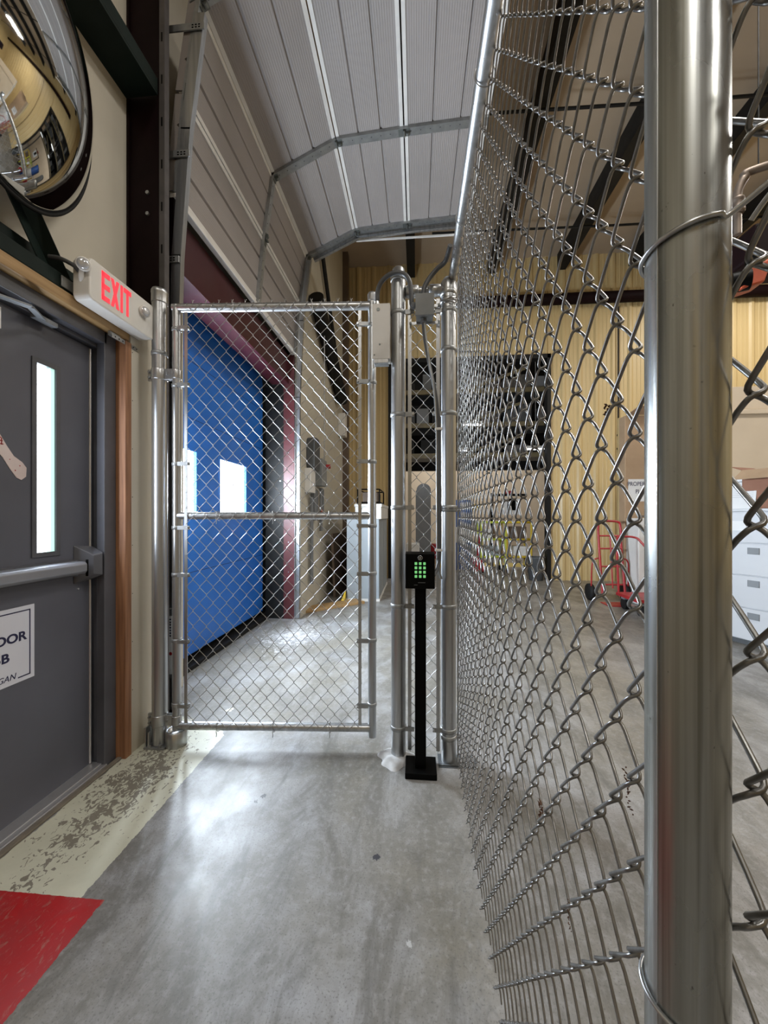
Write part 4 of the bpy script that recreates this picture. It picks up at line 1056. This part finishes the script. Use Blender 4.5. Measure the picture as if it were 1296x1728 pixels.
# ================================================================== NEXT BAY THROUGH THE DOORWAY
def rack(x0, x1, y0, y1, levels, lab):
    r = thing('storage_rack', (x0, y0, 0), lab, 'rack')
    for x in (x0, x1):
        for y in (y0, y1): B().box(x-.04, x+.04, y-.04, y+.04, 0, levels[-1]+.9).build('upright', 'darkgrey', r)
    for z in levels:
        B().box(x0, x1, y0-.03, y0+.03, z-.10, z).build('beam', 'shelfbeam', r)
        B().box(x0, x1, y0, y1, z-.03, z).build('shelf', 'darkgrey', r)
    return r
struct(B().box(-3.0, 3.7, 10.3, 10.5, 2.45, CZ).build('dark_backdrop', 'rubber'))  # black backdrop sheet added for the dark upper bay behind the rack
rack(-1.0, 3.4, 8.6, 9.7, [2.62, 3.30, 4.05], 'dark tall storage rack seen through the doorway above the yellow carts')
random.seed(11)
for zi, z in enumerate((2.62, 3.30, 4.05)):
    x = -.85; k = 0
    while x < 3.1:
        w = random.uniform(.22, .55); h = random.uniform(.18, .45)
        m_ = random.choice(['tool', 'rubber', 'darkgrey', 'purlin', 'midgrey', 'rubber', 'darkgrey'])
        o = B().box(x, x+w*.92, 8.75, 9.5, z, z+h).build('stock_box', m_, bevel=.01)
        tag(o, '%s %s box on the %s rack shelf beyond the doorway' % (['narrow', 'medium', 'wide'][min(2, int((w-.22)/.11))], {'tool': 'mottled', 'rubber': 'black', 'darkgrey': 'dark grey', 'purlin': 'near-black', 'midgrey': 'mid-grey', 'card': 'cardboard'}[m_], ['lowest', 'middle', 'top'][zi]), 'box', 'stock boxes on the far storage rack')
        x += w+random.uniform(.0, .15)
# slanted ductwork / pipes stacked
mb = B()
for k in range(3):
    o = B().beam((1.15+.05*k, 8.68, (2.655, 3.335, 4.085)[k]), (2.40, 8.68, (3.02, 3.76, 4.5)[k]), .06, .06).build('long_timber', 'shelfbeam')
    tag(o, ['lowest', 'middle', 'uppermost'][k]+' of the slanting timbers stored behind the doorway edge', 'timber', 'slanting timbers')
for (x, y, z, w) in ((1.157, 8.0, 3.115, .42), (1.01, 8.3, 2.63, .19), (2.44, 8.05, 2.60, .36)):
    l_ = thing('led_strip_light', (x, y, z), {8.0: 'long glowing strip light, the highest of three in the doorway beyond the fence', 8.3: 'shortest glowing strip light, below the long one in the doorway', 8.05: 'glowing strip light near the right edge of the doorway'}[y], 'light')
    B().box(x-w/2, x+w/2, y-.07, y+.07, z, z+.05).build('housing', 'whitepaint', l_)
    B().box(x-w/2+.01, x+w/2-.01, y-.06, y+.06, z-.012, z).build('diffuser', 'lampblue', l_)
    B().tube([(x, y, z+.05), (x, y, CZ if y < 8.5 else CZ)], .006, 6).build('hanger', 'galv_dull', l_)
# objects on the floor of the bay
lk = thing('grey_locker', (.1, 8.9, 0), 'tall dark grey rounded locker beyond the narrow fence panel', 'locker')
B().prism([(-.02, .04), (.32, .04)]+[(.16+.16*math.cos(PI*k/12), 1.80+.15*math.sin(PI*k/12)) for k in range(13)]+[(-.02, 1.78)], 'y', 8.6, 9.0).build('body', 'midgrey', lk, bevel=.01)
B().box(0, .30, 8.62, 8.98, 0, .04).build('stand', 'darkgrey', lk)
wb4 = thing('white_bucket_set', (-.1, 8.2, 0), 'white container standing low beyond the narrow fence panel', 'container')
B().box(-.22, .06, 8.0, 8.3, .26, .64).build('body', 'whitepaint', wb4, bevel=.02)
B().box(-.22, .12, 7.98, 8.32, 0, .26).build('stand', 'darkgrey', wb4)
rb = thing('red_bucket', (.42, 8.9, 0), 'round red bucket on the floor beyond the narrow panel', 'bucket')
B().lathe([(.10, .25), (.13, .28), (.15, .56), (.155, .58)], (.40, 8.8, 0), 20).build('bucket', 'red', rb)
B().cyl((.40, 8.8, 0), (.40, 8.8, .25), .14, 16).build('stand', 'card', rb)
yp = thing('yellow_bollard', (.52, 9.0, 0), 'slim yellow bollard beyond the narrow panel', 'bollard')
B().cyl((.56, 9.0, 0), (.56, 9.0, .95), .04, 14).build('post', 'yel', yp)
dm = thing('blue_drum', (1.2, 9.0, 0), 'tall blue drum stack through the left side of the doorway', 'drum')
B().lathe([(.28, 0), (.30, .02), (.30, .75), (.31, .78), (.30, .81), (.30, 1.55), (.27, 1.58)], (.98, 8.9, 0), 28).build('drum', 'bluewall', dm)
B().lathe([(.305, .62), (.312, .64), (.312, .95), (.305, .97)], (.98, 8.9, 0), 28).build('label_band', 'paper', dm)
for (x, lab) in ((1.62, 'lime-yellow wheeled cart beyond the doorway, the left of two'), (2.15, 'safety-yellow railed cart near the right jamb of the doorway')):
    c_ = thing('yellow_cart', (x, 8.4, 0), lab, 'cart')
    mm = 'lime' if x < 2 else 'yel'
    mb = B()
    for z in (.35, .72, 1.08): mb.tube([(x-.25, 8.2, z), (x+.25, 8.2, z), (x+.25, 8.7, z), (x-.25, 8.7, z)], .022, 8, closed=True)
    for dx in (-.25, .25):
        for yy in (8.2, 8.7): mb.tube([(x+dx, yy, .12), (x+dx, yy, 1.10)], .022, 8)
    mb.build('frame', mm, c_)
    B().box(x-.24, x+.24, 8.21, 8.69, .33, .37).build('shelf', mm, c_); B().box(x-.24, x+.24, 8.21, 8.69, .70, .73).build('shelf', mm, c_)
    for dx in (-.22, .22):
        for yy in (8.24, 8.66): B().cyl((x+dx-.02, yy, .06), (x+dx+.02, yy, .06), .06, 16).build('wheel', 'rubber', c_)
for (x, z, w, h, m_, nm, lab) in ((1.55, .73, .16, .2, 'paper', 'carton', 'small white carton on the lime-yellow cart'), (1.75, .73, .14, .26, 'card', 'carton', 'tan carton on the lime-yellow cart'), (1.62, .37, .3, .2, 'steelgrey', 'bin', 'pale grey bin on the lower shelf of the lime-yellow cart'),
                       (2.15, .73, .36, .26, 'brown', 'crate', 'brown slatted crate on the yellow railed cart'), (2.2, .37, .26, .2, 'paper', 'bag', 'white wrapped bundle low on the yellow railed cart')):
    o = B().box(x-w/2, x+w/2, 8.3, 8.6, z, z+h).build(nm, m_, bevel=.012); tag(o, lab, nm)
rj = thing('red_jack', (1.32, 8.3, 0), 'dark red pallet jack between the blue drum and the lime-yellow cart', 'pallet jack')
B().box(1.2, 1.42, 8.1, 8.6, .05, .30).build('forks', 'red', rj, bevel=.01)
B().beam((1.32, 8.3, .3), (1.38, 8.25, 1.0), .08, .05).build('handle', 'red', rj)
wt = thing('wall_table', (2.0, 9.0, 0), 'black monitor stand with a red box against the pale wall beyond the doorway', 'stand')
B().box(1.72, 1.78, 9.0, 9.06, 0, 1.75).build('upright', 'black', wt); B().box(1.75, 2.5, 8.98, 9.08, 1.68, 1.73).build('shelf', 'black', wt)
B().box(2.10, 2.28, 9.0, 9.06, 1.35, 1.62).build('arm', 'black', wt); B().box(1.98, 2.40, 9.02, 9.05, 1.25, 1.62).build('screen', 'paper', wt)
B().box(2.05, 2.22, 8.98, 9.08, 1.73, 1.80).build('red_box', 'red', wt)
bn = thing('black_bin', (2.36, 7.6, 0), 'dark grey floor bin at the right foot of the doorway', 'bin')
B().lathe([(.12, 0), (.13, .01), (.16, .42), (.165, .44), (.155, .44), (.15, .40), (.001, .38)], (2.26, 7.42, 0), 24).build('bin', 'darkgrey', bn)
sgn = thing('round_caution_sign', (1.25, 9.1, 1.4), 'small round yellow caution sign on a pole behind the blue drum', 'sign')
B().cyl((1.37, 9.1, 1.42), (1.37, 9.12, 1.42), .08, 20).build('disc', 'yel', sgn); B().cyl((1.37, 9.11, 0), (1.37, 9.11, 1.36), .012, 8).build('pole', 'galv_dull', sgn)

# ================================================================== LIGHTS
def highbay(x, y, z, power, lab, size=.9, col=(1, .955, .885)):
    t = thing('high_bay_light', (x, y, z), lab, 'ceiling light', 'high bay lights')
    B().box(x-.3, x+.3, y-.6, y+.6, z, z+.09).build('housing', 'whitepaint', t, bevel=.01)
    B().box(x-.27, x+.27, y-.57, y+.57, z-.010, z).build('diffuser', 'lamp', t)
    B().tube([(x, y, z+.09), (x, y, CZ)], .008, 6).build('hanger', 'galv_dull', t)
    l = bpy.data.lights.new('high_bay', 'AREA'); l.shape = 'RECTANGLE'; l.size = .54; l.size_y = 1.14; l.energy = power; l.color = col
    o = bpy.data.objects.new('high_bay_lamp', l); COL.objects.link(o); o.location = (x, y, z-.03)
    return t
LP = 98
highbay(2.3, 1.9, 5.6, LP, 'high bay light over the storage side right of the fence')
highbay(-.5, -2.6, 5.5, LP*.8, 'high bay light over the walkway behind the camera')
highbay(3.2, -2.6, 5.6, LP*.8, 'high bay light behind the camera on the storage side')
highbay(5.6, 2.2, 5.6, LP*1.2, 'high bay light far right over the storage side')
highbay(5.6, 5.6, 5.6, LP, 'high bay light near the yellow back wall out of sight right')
def area(nm, loc, rot, sx, sy, power, col):
    l = bpy.data.lights.new(nm, 'AREA'); l.shape = 'RECTANGLE'; l.size = sx; l.size_y = sy; l.energy = power; l.color = col
    o = bpy.data.objects.new(nm, l); COL.objects.link(o); o.location = loc; o.rotation_euler = rot; return o
# daylight coming in through the glass of the blue door and of the person door
for w, pw in ((W1, 85), (W2, 225)):
    area('window_daylight', (-1.80, (w[0]+w[1])/2, (w[2]+w[3])/2), (0, -PI/2, 0), w[3]-w[2], w[1]-w[0], pw, (.78, .89, 1.0))
area('door_daylight', (-1.54, (LY0+LY1)/2, (LZ0+LZ1)/2), (0, -PI/2, 0), LZ1-LZ0, LY1-LY0, 9, (.8, .88, 1.0))
# lamps of the next bay
area('bay_lamp', (1.0, 8.1, 5.6), (0, 0, 0), 2.0, .6, 30, (1, .97, .93))
area('bay_lamp', (1.5, 12.5, 5.6), (0, 0, 0), 3.0, .8, 300, (1, .97, .93))

wd = bpy.data.worlds.new('world'); SC.world = wd; wd.use_nodes = True
bg = wd.node_tree.nodes['Background']; bg.inputs[0].default_value = (.75, .85, 1, 1); bg.inputs[1].default_value = 1.0

# ================================================================== CAMERA
cam = bpy.data.cameras.new('camera'); co = bpy.data.objects.new('camera', cam); COL.objects.link(co)
co.location = (0, 0, 1.2); co.rotation_euler = (PI/2, 0, TH)
cam.sensor_fit = 'VERTICAL'; cam.sensor_height = 36; cam.lens = 640/1728*36; cam.shift_y = 8/1728
cam.clip_start = .01
SC.camera = co
SC.view_settings.view_transform = 'Standard'; SC.view_settings.look = 'None'; SC.view_settings.gamma = 1
SC.view_settings.use_curve_mapping = False
SC.view_settings.exposure = -0.30
